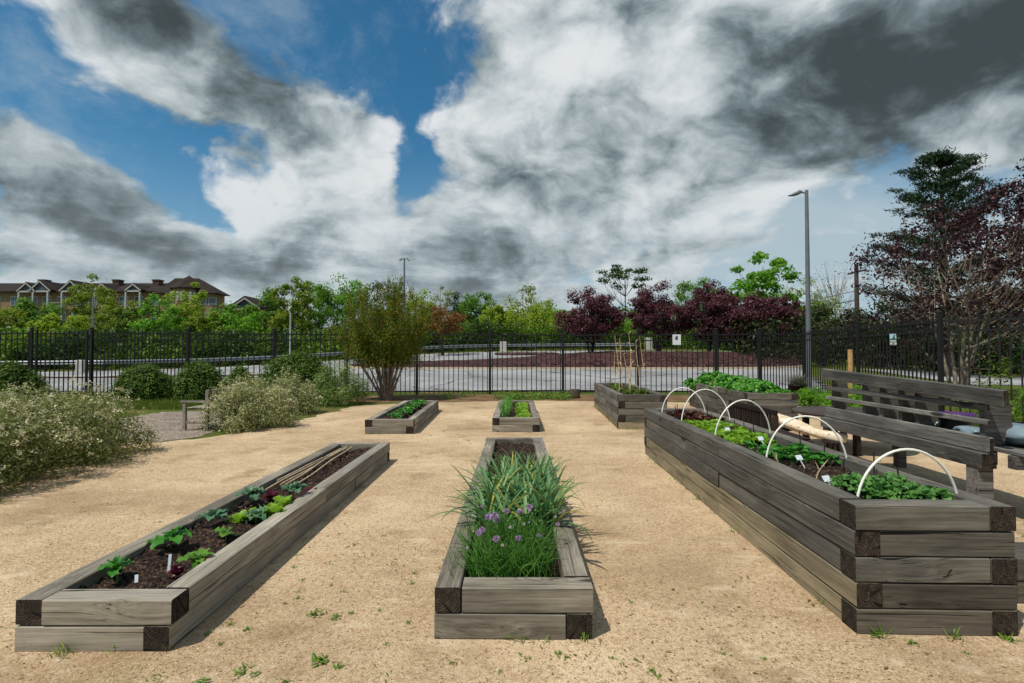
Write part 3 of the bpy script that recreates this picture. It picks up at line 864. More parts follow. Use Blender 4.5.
# right bed: patches of seedlings (every one an object)
def patch(name, label, group, ly0, ly1, lx0, lx1, nx, ny, protos, z=.625, jit=.03):
    rng = np.random.default_rng(int(ly0*100)+nx)
    pr = []
    for i in range(ny):
        for j in range(nx):
            lx = lx0 + (lx1-lx0)*(j+.5)/nx + rng.normal(0, jit*.6); ly = ly0 + (ly1-ly0)*(i+.5)/ny + rng.normal(0, jit)
            x, y = inbed(bedR, lx, ly)
            if len(pr) < len(protos):
                f, lm = protos[len(pr)]; o = plant(name, label, name.replace('_', ' '), x, y, z, f, lm, group); pr.append(o)
            else:
                o = copy_tree(pr[rng.integers(len(pr))]); o.location = (x, y, z); o.rotation_euler = (0, 0, rng.uniform(0, 6.28))
            s = rng.uniform(.8, 1.2); o.scale = (s, s, s*rng.uniform(.85, 1.15))
patch('bean_seedling', 'round leaved bean seedling in the nearest green patch of the hooped bed', 'bean seedlings in the hooped bed', .17, .60, .20, .68, 7, 6,
      [(cole(31, .06, .055, 8, .05, (-.1, .8), .8), L_BEAN), (cole(32, .055, .05, 9, .05, (.0, .9), .8), L_BEAN), (cole(33, .065, .058, 8, .06, (-.2, .7), .6), L_BEAN)])
patch('spinach_plant', 'spinach plant in the second green patch, behind the bare soil', 'spinach in the hooped bed', 1.28, 1.88, .20, .70, 6, 5,
      [(cole(34, .07, .048, 8, .03, (.1, 1.0), .8), L_BEAN2), (cole(35, .065, .048, 8, .03, (.2, 1.0), .8), L_BEAN2)])
patch('lettuce_plant', 'frilly light green lettuce in the middle rows under the hoops', 'lettuces in the hooped bed', 2.15, 3.65, .20, .66, 5, 12,
      [(headl(36, .085, .08, 11), L_LETT), (headl(37, .09, .075, 11), L_LETT), (headl(38, .08, .07, 10), L_LETT)])
patch('red_lettuce', 'dull red lettuce at the far end of the hooped bed', 'red lettuces in the hooped bed', 3.7, 4.6, .20, .68, 5, 6,
      [(headl(39, .09, .08, 11), leaf('leaf_bronze', pal((70,52,34),(96,62,44),(86,86,42)), .3)), (headl(40, .08, .07, 10), L_RED)])
x, y = inbed(bedR, .55, 1.98)
plant('marigold', 'single small yellow flowered plant beside the spinach patch', 'flower', x, y, .625, headl(41, .06, .04, 9), L_MARIGOLD)

# centre bed: leeks and chives
def strap_clump(label, bx, by, n, seed, hmin, hmax, spread):
    rng = np.random.default_rng(seed)
    x, y = inbed(bedC, bx, by)
    root = thing('leek_plant', label, 'leek', (x, y, .19), 0, 'leeks in the bed')
    mb = MB(); yl = MB()
    for k in range(n):
        az = rng.uniform(0, 6.28); L = rng.uniform(hmin, hmax)
        t = yl if rng.random() < .11 else mb
        ox, oy = rng.normal(0, spread), rng.normal(0, spread)
        curved_leaf(t, (ox, oy, 0), az, rng.uniform(1.05, 1.52), L, rng.uniform(.017, .033), rng.choice([.6, 1.0, 1.7, 2.6]), 9, .5, 0)
    mb.build('leaf', L_LEEK, root)
    if yl.v: o = yl.build('leaf', L_LEEKY, root); o['label'] = 'yellowing leek leaf'
    return root
LK = [(.27,1.05,'leek clump spilling over the path side, just behind the chives'), (.47,1.02,'middle leek clump standing right behind the chives'), (.63,1.08,'leek clump spilling over the outer timber behind the chives'),
      (.25,1.45,'leek clump along the path side timber, second from the chives'), (.44,1.40,'leek clump in the thick middle of the leek bed'), (.64,1.48,'leek clump along the outer timber, second from the chives'),
      (.27,1.85,'leek clump along the path side timber, third from the chives'), (.46,1.80,'leek clump in the middle, third from the chives'), (.63,1.92,'leek clump along the outer timber, third from the chives'),
      (.30,2.25,'leek clump at the far path side corner of the leeks'), (.48,2.30,'farthest middle leek clump before the bare soil'), (.60,2.22,'leek clump at the far outer corner of the leeks')]
for k, (bx, by, lab) in enumerate(LK):
    strap_clump(lab, bx, by, 40 if k < 9 else 26, 50+k, .30, .56 if k < 9 else .46, .05)
def chive_clump(label, bx, by, n, nf, seed, H):
    rng = np.random.default_rng(seed); x, y = inbed(bedC, bx, by)
    root = thing('chive_plant', label, 'chives', (x, y, .19), 0, 'chives in flower')
    mb = MB()
    def stalk(az, tilt, L, r, ox, oy, bend):
        pts = []; p = np.array([ox, oy, 0.]); e = tilt
        for i in range(6):
            pts.append(tuple(p)); p = p + L/5*np.array([math.cos(e)*math.cos(az), math.cos(e)*math.sin(az), math.sin(e)]); e -= bend/5
        return pts
    for k in range(n):
        az = rng.uniform(0, 6.28); ox, oy = rng.normal(0, .055, 2)
        mb.tube(stalk(az, rng.uniform(.95, 1.55), rng.uniform(.6, 1.1)*H, .0018, ox, oy, rng.choice([.2, .5, 1.1])), [.0032, .0032, .003, .0025, .0018, .0006], 3, cap=False)
    mb.build('leaf', L_CHIVE, root)
    for k in range(nf):
        az = rng.uniform(0, 6.28); ox, oy = rng.normal(0, .05, 2)
        pts = stalk(az, rng.uniform(1.0, 1.5), rng.uniform(.85, 1.2)*H, .002, ox, oy, .25)
        f = MB(); f.tube(pts, .002, 4, cap=False)
        fo = f.build('flower_stalk', STEM_G, root)
        m = 90; d = rand_unit(rng, m); rr = rng.uniform(.010, .0175)
        if rng.random() < .3: rr = .007
        c = np.array(pts[-1]) + d*rr*np.array([1, 1, .85])
        v = leaf_quads(c, np.cross(d, rand_unit(rng, m)), rr*1.0, rr*.5, rng, .1, d)
        leaf_obj('flower_head', v, F_CHIVE if rr > .008 else F_BUD, fo)
    return root
CV = [(.24,.30,'chive clump in the near corner by the path side timber'), (.40,.28,'chive clump at the front, against the front timber'), (.54,.36,'chive clump at the front nearest the bare soil corner'),
      (.24,.55,'flowering chive clump along the path side timber'), (.40,.55,'flowering chive clump in the middle of the chives'), (.55,.62,'flowering chive clump closest to the outer timber'), (.33,.78,'flowering chive clump just in front of the leeks')]
for k, (bx, by, lab) in enumerate(CV): chive_clump(lab, bx, by, 135, [4, 3, 2, 5, 4, 4, 3][k], 80+k, (.25 if k < 3 else .29))
# bare far end: thin stalk with pale seed pod
for (bx, by, h, lab) in [(.42, 2.9, .34, 'tall single leek stalk in the bare soil'), (.62, 3.2, .24, 'short single leek stalk in the bare soil')]:
    x, y = inbed(bedC, bx, by); root = thing('leek_plant', lab, 'leek', (x, y, .19)); mb = MB()
    for az, b in ((.4, .5), (2.7, .9), (4.4, .4)): curved_leaf(mb, (0, 0, 0), az, 1.4, h, .014, b, 7, .4)
    mb.build('leaf', L_LEEK, root)

# small beds
def row(bed, name, label, group, lx, ly0, ly1, n, protos, z=.205):
    rng = np.random.default_rng(int(lx*1000)+n); pr = []
    for k in range(n):
        ly = ly0+(ly1-ly0)*k/(n-1)+rng.normal(0, .02); x, y = inbed(bed, lx+rng.normal(0, .02), ly)
        if len(pr) < len(protos):
            o = plant(name, label, name.replace('_', ' '), x, y, z, protos[len(pr)][0], protos[len(pr)][1], group); pr.append(o)
        else:
            o = copy_tree(pr[k % len(pr)]); o.location = (x, y, z); o.rotation_euler = (0, 0, rng.uniform(0, 6.28))
        s = rng.uniform(.85, 1.25); o.scale = (s, s, s)
row(bedS1, 'bean_seedling', 'green seedling of the single row in the short bed beside the big shrub', 'row of seedlings in the short bed', .52, .35, 3.5, 15, [(cole(101, .15, .10, 8, .07), L_BEAN2), (cole(102, .14, .09, 8, .08), L_BEAN)])
row(bedS2, 'lettuce_plant', 'yellow green lettuce of the outer row in the short lettuce bed', 'outer lettuce row in the short bed', .66, .3, 3.3, 14, [(headl(103, .10, .09, 11), L_LETT)])
row(bedS2, 'lettuce_plant', 'yellow green lettuce of the inner row in the short lettuce bed', 'inner lettuce row in the short bed', .54, .3, 3.3, 13, [(headl(104, .09, .08, 11), L_LETT)])
row(bedS2, 'onion_plant', 'upright thin leaved onion along the edge of the short lettuce bed', 'onion row in the short bed', .24, .3, 3.2, 14, [(lambda mb, st, rng=np.random.default_rng(5): [curved_leaf(mb, (rng.normal(0, .03), rng.normal(0, .03), 0), rng.uniform(0, 6.28), rng.uniform(1.1, 1.5), .28, .012, .5, 6, .4) for _ in range(22)], L_CHIVE)])
# dry stalks in tall bed
rng = np.random.default_rng(77)
for k, (lx, ly) in enumerate([(.22,1.3),(.30,2.4),(.40,.9),(.48,2.4),(.55,1.6),(.70,2.6),(.74,1.2),(.80,2.0)]):
    x, y = inbed(bedT1, lx, ly); root = thing('dry_stalk_plant', 'tall dry straw coloured stalk in the grey bed near the fence', 'dry plant', (x, y, .6), 0, 'dry pale stalks in the grey bed')
    mb = MB(); H = rng.uniform(.85, 1.45); az = rng.uniform(0, 6.28); b = rng.uniform(.05, .16)
    P = [(b*t*t*math.cos(az)+.02*math.sin(5*t+k), b*t*t*math.sin(az), H*t) for t in np.linspace(0, 1, 7)]
    mb.tube(P, [.008,.008,.007,.007,.006,.005,.003], 6)
    for q in range(7):
        lf = MB(); p = P[2+q % 5]; curved_leaf(lf, p, rng.uniform(0, 6.28), rng.uniform(.5, 1.2), rng.uniform(.10, .24), .018, 1.3, 6, .3); lf.build('dry_leaf', STALK_DRY, root)
    mb.build('stalk', STALK_DRY, root)
for k, (lx, ly, lab) in enumerate([(.35,.7,'low green tuft at the front of the dry stalk bed'), (.62,.8,'low green tuft near the front right timber of the dry stalk bed'), (.30,1.9,'green tuft along the long timber among the dry stalks'), (.62,2.0,'green tuft in the shade of the dry stalks'), (.45,3.2,'green tuft at the fence end of the dry stalk bed')]):
    x, y = inbed(bedT1, lx, ly)
    shrub('herb_tuft', lab, x, y, .2, .17, L_SCRUB, 200+k, 500, .05, 'green tufts in the dry stalk bed', cat='herb', lobes=8, z0=.59, stems=4)
# bushy greens in the far tall bed
G = ['nearest bushy green plant overhanging the front timber', 'second bushy green plant from the front of its bed', 'third bushy green plant in the overflowing bed', 'fourth bushy green plant in the overflowing bed',
     'fifth bushy green plant in the overflowing bed', 'farthest bushy green plant of the overflowing bed, by the fence']
for k in range(6):
    x, y = inbed(bedT2, .50, .45+.66*k)
    shrub('potato_plant', G[k], x, y, .50, .34+.03*(k % 3), L_POT, 220+k, 2600, .085, 'bushy greens in the overflowing bed', ry=.42, cat='potato plant', lobes=22, aspect=.62, z0=.60, stems=6, bloom=BLOOM if k in (1, 3) else None, nbloom=22, bsize=.03)
x, y = inbed(bedT2, .05, 3.9); shrub('potato_plant', 'bushy green plant drooping over the far long timber', x, y, .36, .3, L_POT, 231, 1300, .085, 'bushy greens in the overflowing bed', cat='potato plant', lobes=14, aspect=.62, z0=.55, stems=4)

# ------------------------------------------------------------------ slatted back bench
A0 = Vector((4.40, 4.72)); A1 = Vector((4.59, 7.46))
yaw = -math.atan2(A1.x-A0.x, A1.y-A0.y)
bench = thing('garden_bench', 'heavy weathered grey bench with slatted back and wide cap board, beyond the hooped bed', 'bench', (A0.x, A0.y, 0), yaw)
LB_ = (A1-A0).length
def plank(name, y0, y1, x0, x1, z0, z1, m=W_BENCH, tilt=0.0, parent=bench, tx=0.0):
    mb = MB(); L = y1-y0; w = x1-x0; h = z1-z0
    mb.cbox(-L/2, L/2, -w/2, w/2, -h/2, h/2, min(.006, w*.2, h*.2))
    me = mb.mesh(name, [m, END])
    for p in me.polygons:
        if abs(p.normal.x) > .9: p.material_index = 1
    o = link(name, me, parent, ((x0+x1)/2, (y0+y1)/2, (z0+z1)/2)); o.rotation_euler = (tx, -tilt, math.pi/2)
    return o
plank('beam', -.02, LB_, -.11, .03, .45, .59)
plank('back_board', -.03, LB_, -.045, .0, .595, .735)
plank('slat', .0, LB_, -.035, .0, .845, .895)
plank('slat', .0, LB_, -.035, .0, .975, 1.035)
cap = plank('cap_board', -.22, LB_+.02, -.075, -.02, 1.09, 1.235, tilt=R(2.0), tx=R(-7))
for y0 in (0.03, LB_-.18): plank_leg = MB(); plank_leg.cbox(-.10, .04, y0, y0+.14, 0, .449, .006); plank_leg.build('leg', [W_BENCH], bench)
for k, yy in enumerate([0.10, .95, 1.22, 1.55, 1.90, 2.62]):
    mb = MB()
    w = .20 if k else .24
    mb.prism([(.002, 1.12+.03*yy), (w*.8, 1.12+.03*yy), (w, 1.0), (w, .78), (w*.45, .60), (w*.45, .47), (.002, .47)], 'y', yy-.03, yy+.03)
    mb.build('bracket', W_DARK if k else W_BENCH, bench)
for q in range(4): plank('seat_board', -.3, 2.15, .06+.15*q, .06+.15*q+.14, .60, .64)
for yy in (-.2, .9, 2.0): 
    mb = MB(); mb.cbox(.04, .66, yy, yy+.09, .48, .598, .005); mb.build('seat_bearer', W_BENCH, bench)
for yy in (-.2, 2.0): 
    mb = MB(); mb.cbox(.54, .65, yy+.10, yy+.20, 0, .597, .005); mb.build('leg', W_BENCH, bench)
def bw(lx, ly):
    return (A0.x + lx*math.cos(yaw) - ly*math.sin(yaw), A0.y + lx*math.sin(yaw) + ly*math.cos(yaw))
# things on the seat
def lumpy(name, mat_, loc, sx, sy, sz, seed, label, cat, rz=0):
    rng = np.random.default_rng(seed); nu, nv = 28, 16; vs = []
    ph = rng.uniform(0, 6, 8)
    for j in range(nv):
        th = math.pi*j/(nv-1)
        for i in range(nu):
            a = 2*math.pi*i/nu
            r = 1+.05*rng.normal()*0+.10*math.sin(3*a+ph[0]+2*th)+.07*math.sin(5*a+ph[1]-3*th)+.06*math.sin(9*a+ph[2]+4*th)+.05*math.sin(13*a+ph[3])+.05*math.sin(21*a+ph[5]-9*th)+.04*math.sin(17*th+7*a)
            z = math.cos(th); q = abs(math.sin(th))**.7
            vs.append((sx*r*q*math.cos(a), sy*r*q*math.sin(a), sz*(.5+.5*z*(1+.12*math.sin(4*a+ph[4])*q))))
    fs = [(j*nu+i, j*nu+(i+1) % nu, (j+1)*nu+(i+1) % nu, (j+1)*nu+i) for j in range(nv-1) for i in range(nu)]
    mb = MB(); mb.add(vs, [f[::-1] for f in fs], 0, True)
    o = mb.build(name, mat_, None, loc, (0, 0, rz)); return tag(o, label, cat)
BAG = plain('pale_blue_plastic', lin(120,138,146), .25, 0, .12, 6)
x, y = bw(.40, .12); lumpy('plastic_bag', BAG, (x, y, .643), .20, .28, .20, 3, 'crumpled pale blue plastic bag on the bench seat', 'bag', yaw)
x, y = bw(.30, .62); lumpy('plastic_bag', BAG, (x, y, .643), .11, .15, .11, 9, 'smaller pale blue bag wedged beside the purple pot', 'bag', yaw)
x, y = bw(.36, 1.42); lumpy('folded_cloth', plain('white_cloth', lin(214,218,222), .8, 0, .06, 5), (x, y, .643), .16, .24, .08, 5, 'folded white cloth lying on the bench seat', 'cloth', yaw)
x, y = bw(.44, 1.0); pot = thing('plant_pot', 'purple planter pot with a dark body standing on the bench seat', 'pot', (x, y, .64))
mb = MB(); mb.lathe([(.0, .0), (.13, .0), (.165, .16), (.165, .17)], sides=28); mb.build('body', POTBLK, pot)
mb = MB(); mb.lathe([(.168, .155), (.182, .16), (.185, .205), (.172, .207), (.165, .175), (.0, .172)], sides=28); mb.build('rim', PURPLE, pot)

# round table
rt = thing('round_table', 'low round dark wooden table behind the slatted bench', 'table', (5.32, 8.10, 0))
mb = MB(); mb.lathe([(0, .555), (.78, .555), (.80, .565), (.80, .592), (.79, .60), (0, .60)], sides=56); mb.build('tabletop', plain('table_brown', lin(62,48,42), .55, 0, .2, 5), rt)
for k in range(4):
    a = R(45+90*k+20); mb = MB(); c, s = math.cos(a)*.60, math.sin(a)*.60
    mb.cbox(c-.04, c+.04, s-.04, s+.04, 0, .553, .005); mb.build('leg', W_TEAK, rt)

# dark slatted garden bench beside the hooped bed
sb = thing('garden_bench', 'dark brown garden bench with upright back slats, between hooped bed and log', 'bench', (3.32, 6.45, 0), R(-2))
mb = MB(); mb.cbox(-.02, .02, 0, 1.5, .72, .79, .005); mb.build('top_rail', W_TEAK, sb)
mb = MB(); mb.cbox(-.02, .02, .05, 1.45, .45, .50, .005); mb.build('lower_rail', W_TEAK, sb)
for k in range(17):
    mb = MB(); yy = .08+k*.084; mb.cbox(-.011, .011, yy-.02, yy+.02, .502, .718, .003); mb.build('slat', W_TEAK, sb)
for yy in (.0, 1.44):
    mb = MB(); mb.cbox(-.03, .03, yy, yy+.06, 0, .715 if 0 else .72, .005); mb.build('leg', W_TEAK, sb)
    mb = MB(); mb.cbox(.40, .46, yy, yy+.06, 0, .409, .005); mb.build('leg', W_TEAK, sb)
for k in range(5):
    mb = MB(); mb.cbox(.04+.085*k, .115+.085*k, .065, 1.435, .41, .435, .004); mb.build('seat_slat', W_TEAK, sb)

# bleached log on two low dark stools
for (x, y, h, lab) in [(4.44, 7.12, .30, 'low dark stool under the lower end of the bleached log'), (4.10, 7.78, .38, 'low dark stool under the upper end of the bleached log')]:
    st = thing('stool', lab, 'stool', (x, y, 0))
    mb = MB(); mb.lathe([(0, h-.03), (.13, h-.03), (.14, h-.015), (.13, h), (0, h)], sides=24); mb.build('seat', W_TEAK, st)
    for k in range(3):
        a = k*2.094; mb = MB(); mb.tube([(.10*math.cos(a), .10*math.sin(a), 0), (.07*math.cos(a), .07*math.sin(a), h-.03)], .016, 8); mb.build('leg', W_TEAK, st)
rng = np.random.default_rng(4); nu = 20; mb = MB(); vs = []
N = 18
knee = [np.array(q) for q in ((4.56, 7.00, .352), (4.34, 7.22, .372), (4.20, 7.50, .43), (4.02, 7.92, .53))]
def knee_at(t):
    u = t*3; i = min(2, int(u)); u -= i
    p0 = knee[max(0, i-1)]; p1 = knee[i]; p2 = knee[i+1]; p3 = knee[min(3, i+2)]
    return .5*((2*p1)+(-p0+p2)*u+(2*p0-5*p1+4*p2-p3)*u*u+(-p0+3*p1-3*p2+p3)*u**3)
for i in range(N+1):
    t = i/N; p = knee_at(t); d = knee_at(min(1, t+.02))-knee_at(max(0, t-.02)); d /= np.linalg.norm(d)
    rr = .052+.045*t+.010*math.sin(t*11)
    u = np.cross(d, [0, 0, 1]); u /= np.linalg.norm(u); w = np.cross(u, d)
    for k in range(nu):
        a = 2*math.pi*k/nu; r2 = rr*(1+.20*math.sin(2*a+t*2)+.12*math.sin(3*a+1-t*3)+.06*math.sin(7*a+t*8)+.03*math.sin(11*a))
        vs.append(tuple(p+(u*math.cos(a)+w*math.sin(a))*r2))
fs = [(i*nu+k, i*nu+(k+1) % nu, (i+1)*nu+(k+1) % nu, (i+1)*nu+k) for i in range(N) for k in range(nu)]
mb.add(vs, [f[::-1] for f in fs], 0, True); mb.add(vs[:nu], [list(range(nu))]); mb.add(vs[-nu:], [list(range(nu))[::-1]])
tag(mb.build('driftwood_log', LOGW), 'pale bleached log lying across two low stools', 'log')

# timber step beyond the tall bed
rngt = np.random.default_rng(90)
stp = thing('timber_step', 'low stack of two dark timbers beside the hooped bed corner', 'timber step', (3.02, 3.10, 0))
for z in (.069, .207):
    for q in (0, 1):
        me = timber_mesh(.7, .136, .134, rngt); me.materials.append(W_DARK); me.materials.append(END); link('timber', me, stp, (.36, .07+.14*q, z))

# ------------------------------------------------------------------ old bench by the left path
ob = thing('garden_bench', 'old grey wooden armchair bench half hidden by the pale shrub', 'bench', (-6.42, 10.0, 0), 0)
for (x0, y0, h) in [(0, 0, .55), (0, 1.34, .55), (.44, 0, .80), (.44, 1.34, .80)]:
    mb = MB(); mb.cbox(x0, x0+.06, y0, y0+.06, 0, h-.002, .005); mb.build('leg', W_TAN, ob)
for y0 in (0, 1.34):
    mb = MB(); mb.cbox(-.05, .438, y0-.01, y0+.07, .55, .585, .005); mb.build('armrest', W_TAN, ob)
    mb = MB(); mb.cbox(.062, .438, y0+.01, y0+.05, .14, .19, .004); mb.build('side_rail', W_TAN, ob)
for k in range(4): mb = MB(); mb.cbox(-.02+.115*k, .08+.115*k, .065, 1.335, .41, .44, .004); mb.build('seat_slat', W_TAN, ob)
for (z0, z1) in ((.56, .63), (.72, .80)): mb = MB(); mb.cbox(.502, .53, -.02, 1.42, z0, z1, .004); mb.build('back_rail', W_TAN, ob)

# ------------------------------------------------------------------ fence
FH = 2.33
def fence_bay(name, P, Q, parent, n, finial=True):
    P, Q = Vector(P), Vector(Q); d = (Q-P); L = d.length; d.normalize(); nn = Vector((-d.y, d.x)); mb = MB()
    zt = lambda t: 0
    def bar(a, b, w, z0, z1):
        vs = []
        for z in (z0, z1):
            for (s, t) in ((-1, a), (1, a), (1, b), (-1, b)):
                p = P + d*t + nn*(s*w/2); vs.append((p.x, p.y, z))
        mb.add(vs, [(0,3,2,1),(4,5,6,7),(0,1,5,4),(1,2,6,5),(2,3,7,6),(3,0,4,7)])
    for (z0, z1) in ((.10, .145), (1.98, 2.02), (2.19, 2.235)): bar(.03, L-.03, .046, z0, z1)
    for k in range(n):
        t = L*(k+.5)/n; bar(t-.0135, t+.0135, .0265, .05, FH-.03)
        p = P+d*t; w = .0135
        vs = [(p.x-d.x*w, p.y-d.y*w, FH-.03), (p.x+nn.x*w, p.y+nn.y*w, FH-.03), (p.x+d.x*w, p.y+d.y*w, FH-.03), (p.x-nn.x*w, p.y-nn.y*w, FH-.03), (p.x, p.y, FH+.02)]
        mb.add(vs, [(0,4,1),(1,4,2),(2,4,3),(3,4,0)])
    return mb.build(name, BLACK, parent)
def fpost(P, parent, w=.085, h=2.44):
    mb = MB(); mb.cbox(-w/2, w/2, -w/2, w/2, -.1, h-.03, .004); mb.add([(-w*.6,-w*.6,h-.03),(w*.6,-w*.6,h-.03),(w*.6,w*.6,h-.03),(-w*.6,w*.6,h-.03),(0,0,h+.02)], [(0,1,4),(1,2,4),(2,3,4),(3,0,4),(3,2,1,0)])
    return mb.build('post', BLACK, parent, (P[0], P[1], 0))
def inter(px, P, Q):
    r = (px-512)/512; t = (r*P[1]-P[0])/((Q[0]-P[0])-r*(Q[1]-P[1])); return (P[0]+(Q[0]-P[0])*t, P[1]+(Q[1]-P[1])*t)
K0, K1, K2, K3, K4 = (-14.7, 17.9), (1.93, 19.4), (10.55, 18.5), (9.37, 11.2), (11.6, 8.4)
back = thing('iron_fence', 'long black iron picket fence between the gravel court and the parking lot', 'fence')
pts = [K0] + [inter(p, K0, K1) for p in (188, 274, 347, 417, 490)] + [K1] + [inter(p, K1, K2) for p in (638, 716, 760)] + [K2]
for i, p in enumerate(pts):
    fpost(p, back, .095 if i in (8, 9, 10) else .085)
    if i < len(pts)-1: fence_bay('picket_panel', p, pts[i+1], back, 9 if i == 8 else (26 if i == 0 else 15))
side = thing('iron_fence', 'black iron picket fence running toward the viewer behind the slatted bench', 'fence')
m0 = inter(858, K2, K3); sp = [K2, m0, K3, K4]
for i, p in enumerate(sp):
    if i: fpost(p, side, .08)
for i in range(3): fence_bay('picket_panel', (sp[i][0]+(.05 if i else -.02), sp[i][1]-.05), sp[i+1], side, 22)
gate = thing('iron_gate', 'black iron picket gate between two stout double posts', 'gate')
for x_ in (-16.62, -14.86): fpost((x_, 17.9), gate, .065, 2.36)
fence_bay('picket_panel', (-16.55, 17.9), (-14.92, 17.9), gate, 10)
mb = MB(); mb.box(-14.98, -14.92, 17.84, 17.87, 2.06, 2.10); mb.box(-14.98, -14.90, 17.82, 17.87, .24, .34); mb.build('latch', STEEL, gate)
lf = thing('iron_fence', 'black iron picket fence on the far side of the gate, behind the dark bush', 'fence')
for x_ in (-16.80, -19.6, -22.4): fpost((x_, 17.9), lf, (.08))
for x_ in (-19.6, -22.4): fence_bay('picket_panel', (x_, 17.9), (x_+2.8, 17.9), lf, 14)
# signs on the fence
def on_fence(px, P, Q, off=.06):
    p = inter(px, P, Q); d = (Vector(Q)-Vector(P)).normalized(); n = Vector((d.y, -d.x))
    if n.y > 0: n = -n
    return (p[0]+n.x*off, p[1]+n.y*off), math.atan2(d.y, d.x) if d.x > 0 else math.atan2(-d.y, -d.x)
(pz, a) = on_fence(676.5, K1, K2)
sg = thing('fence_sign', 'small white sign with one dark emblem hung on the iron fence', 'sign', (pz[0], pz[1], 1.86), a)
mb = MB(); mb.cbox(-.15, .15, 0, .012, -.02, .36, .003); mb.build('panel', SIGNW, sg)
mb = MB(); mb.box(-.012, .035, -.004, -.001, .19, .31); mb.box(-.065, .035, -.004, -.001, .17, .205); mb.box(-.05, -.02, -.004, -.001, .20, .29); mb.build('emblem', SIGND, sg)
(pz, a) = on_fence(895, m0, K3); a = -0.55; pz = (pz[0]-.10, pz[1])
sg = thing('fence_sign', 'pale blue and green sign with a dark animal figure on the side fence', 'sign', (pz[0], pz[1], 1.72), a)
mb = MB(); sg.scale = (.72, 1, .85); mb.cbox(-.11, .11, 0, .012, 0, .34, .003); mb.build('panel', SIGNGREY, sg)
mb = MB(); mb.box(-.108, .108, -.004, -.001, .20, .338); mb.build('sky_band', SIGNB, sg)
mb = MB(); mb.box(-.108, .108, -.004, -.001, .155, .199); mb.build('green_band', SIGNG, sg)
mb = MB(); mb.prism([(-.05,.165),(-.02,.17),(.0,.21),(.03,.165),(.05,.17),(.03,.23),(.035,.30),(.01,.32),(.0,.27),(-.02,.22)], 'y', -.009, -.005); mb.build('figure', SIGND, sg)
mb = MB(); mb.box(.045, .098, -.005, -.001, .02, .075)
mb.box(-.085, .07, -.005, -.001, .115, .140); mb.box(-.09, -.05, -.005, -.001, .03, .07); mb.build('lettering', SIGNW, sg)

# ------------------------------------------------------------------ guardrail, lamps, boxes
gr = thing('guardrail', 'grey steel guardrail curving along the far edge of the paving', 'guardrail')
gx = [(-40, 31), (-27, 33.8), (-20, 38.9), (-10, 44.9), (0, 48.9), (8, 50.4), (12, 50.2)]
pl = []
for i in range(len(gx)-1):
    for t in np.linspace(0, 1, 8, endpoint=False): pl.append((gx[i][0]+(gx[i+1][0]-gx[i][0])*t, gx[i][1]+(gx[i+1][1]-gx[i][1])*t))
pl.append(gx[-1])
mb = MB(); vs = []
prof = [(-.04, .42), (.03, .46), (-.01, .55), (.03, .64), (-.04, .70), (-.06, .68), (-.05, .56), (-.06, .44)]
for i, p in enumerate(pl):
    a = Vector(pl[max(i-1, 0)]); b = Vector(pl[min(i+1, len(pl)-1)]); d = (b-a).normalized(); nn = Vector((d.y, -d.x)); z = tz(*p)
    for (o, h) in prof: vs.append((p[0]+nn.x*o, p[1]+nn.y*o, z+h))
mb.add(vs, [(i*8+k, i*8+(k+1) % 8, (i+1)*8+(k+1) % 8, (i+1)*8+k) for i in range(len(pl)-1) for k in range(8)])
mb.build('rail', STEEL, gr)
for i in range(0, len(pl), 2):
    x, y = pl[i]; mb = MB(); z = tz(x, y); mb.box(x-.07, x+.07, y+.07, y+.21, z-.3, z+.66); mb.build('post', BARK, gr)

def street_lamp(label, x, y, H, r, heads, z0):
    root = thing('street_lamp', label, 'street lamp', (x, y, z0), 0, None)
    mb = MB(); mb.tube([(0,0,0),(0,0,H*.5),(0,0,H)], [r, r*.82, r*.62], 14); mb.build('pole', LAMPGREY, root)
    mb = MB(); mb.lathe([(r*2.0, 0), (r*2.0, .05), (r*1.4, .12), (r*1.05, .14)], sides=16); mb.build('base_cover', LAMPGREY, root)
    for (sx, L) in heads:
        mb = MB(); mb.tube([(0,0,H-.12),(sx*.25,0,H-.08)], .03, 8); h = mb.build('lamp_arm', LAMPGREY, root)
        mb = MB()
        prof = [(.18,-.05,.04,.05),(.30,-.07,.10,.12),(.55*L,-.12,.13,.10),(.80*L,-.17,.10,.05),(.95*L,-.20,.03,.02)]
        vs = []
        for (t, z, w, hh) in prof:
            for (a, b) in ((-1,-.6),(1,-.6),(1.0,.2),(.5,.8),(-.5,.8),(-1,.2)): vs.append((sx*t, a*w, H-.02+z+b*hh))
        fs = [(i*6+k, i*6+(k+1) % 6, (i+1)*6+(k+1) % 6, (i+1)*6+k) for i in range(4) for k in range(6)] + [list(range(6))[::-1], list(range(24, 30))]
        mb.add(vs, fs if sx > 0 else [f[::-1] for f in fs], 0, True); mb.build('lamp_head', LAMPGREY, h)
    return root
street_lamp('tall grey street lamp with a single drooping head behind the fence corner', 11.88, 20.5, 8.1, .105, [(-1, .78)], 0.0)
street_lamp('distant slim street lamp with two short heads above the trees', -9.5, 45, 8.6, .12, [(-1, .5), (1, .5)], tz(-9.5, 45))
def slim_pole(label, x, y, H, r, m): 
    mb = MB(); mb.tube([(0,0,-.2),(0,0,H*.5),(0,0,H)], [r, r*.95, r*.85], 10); return tag(mb.build('pole', m, None, (x, y, tz(x, y))), label, 'pole')
slim_pole('slim pale grey pole behind the fence near the clipped bushes', -14.3, 33, 3.6, .05, plain('pole_pale', lin(178,182,184), .5, .2, .1, 2))
slim_pole('thin grey pole standing among the trees beyond the gate', -24.6, 30, 4.6, .05, LAMPGREY)
slim_pole('pale round timber post in front of the side fence', 8.95, 13.55, 1.62, .07, W_POST)
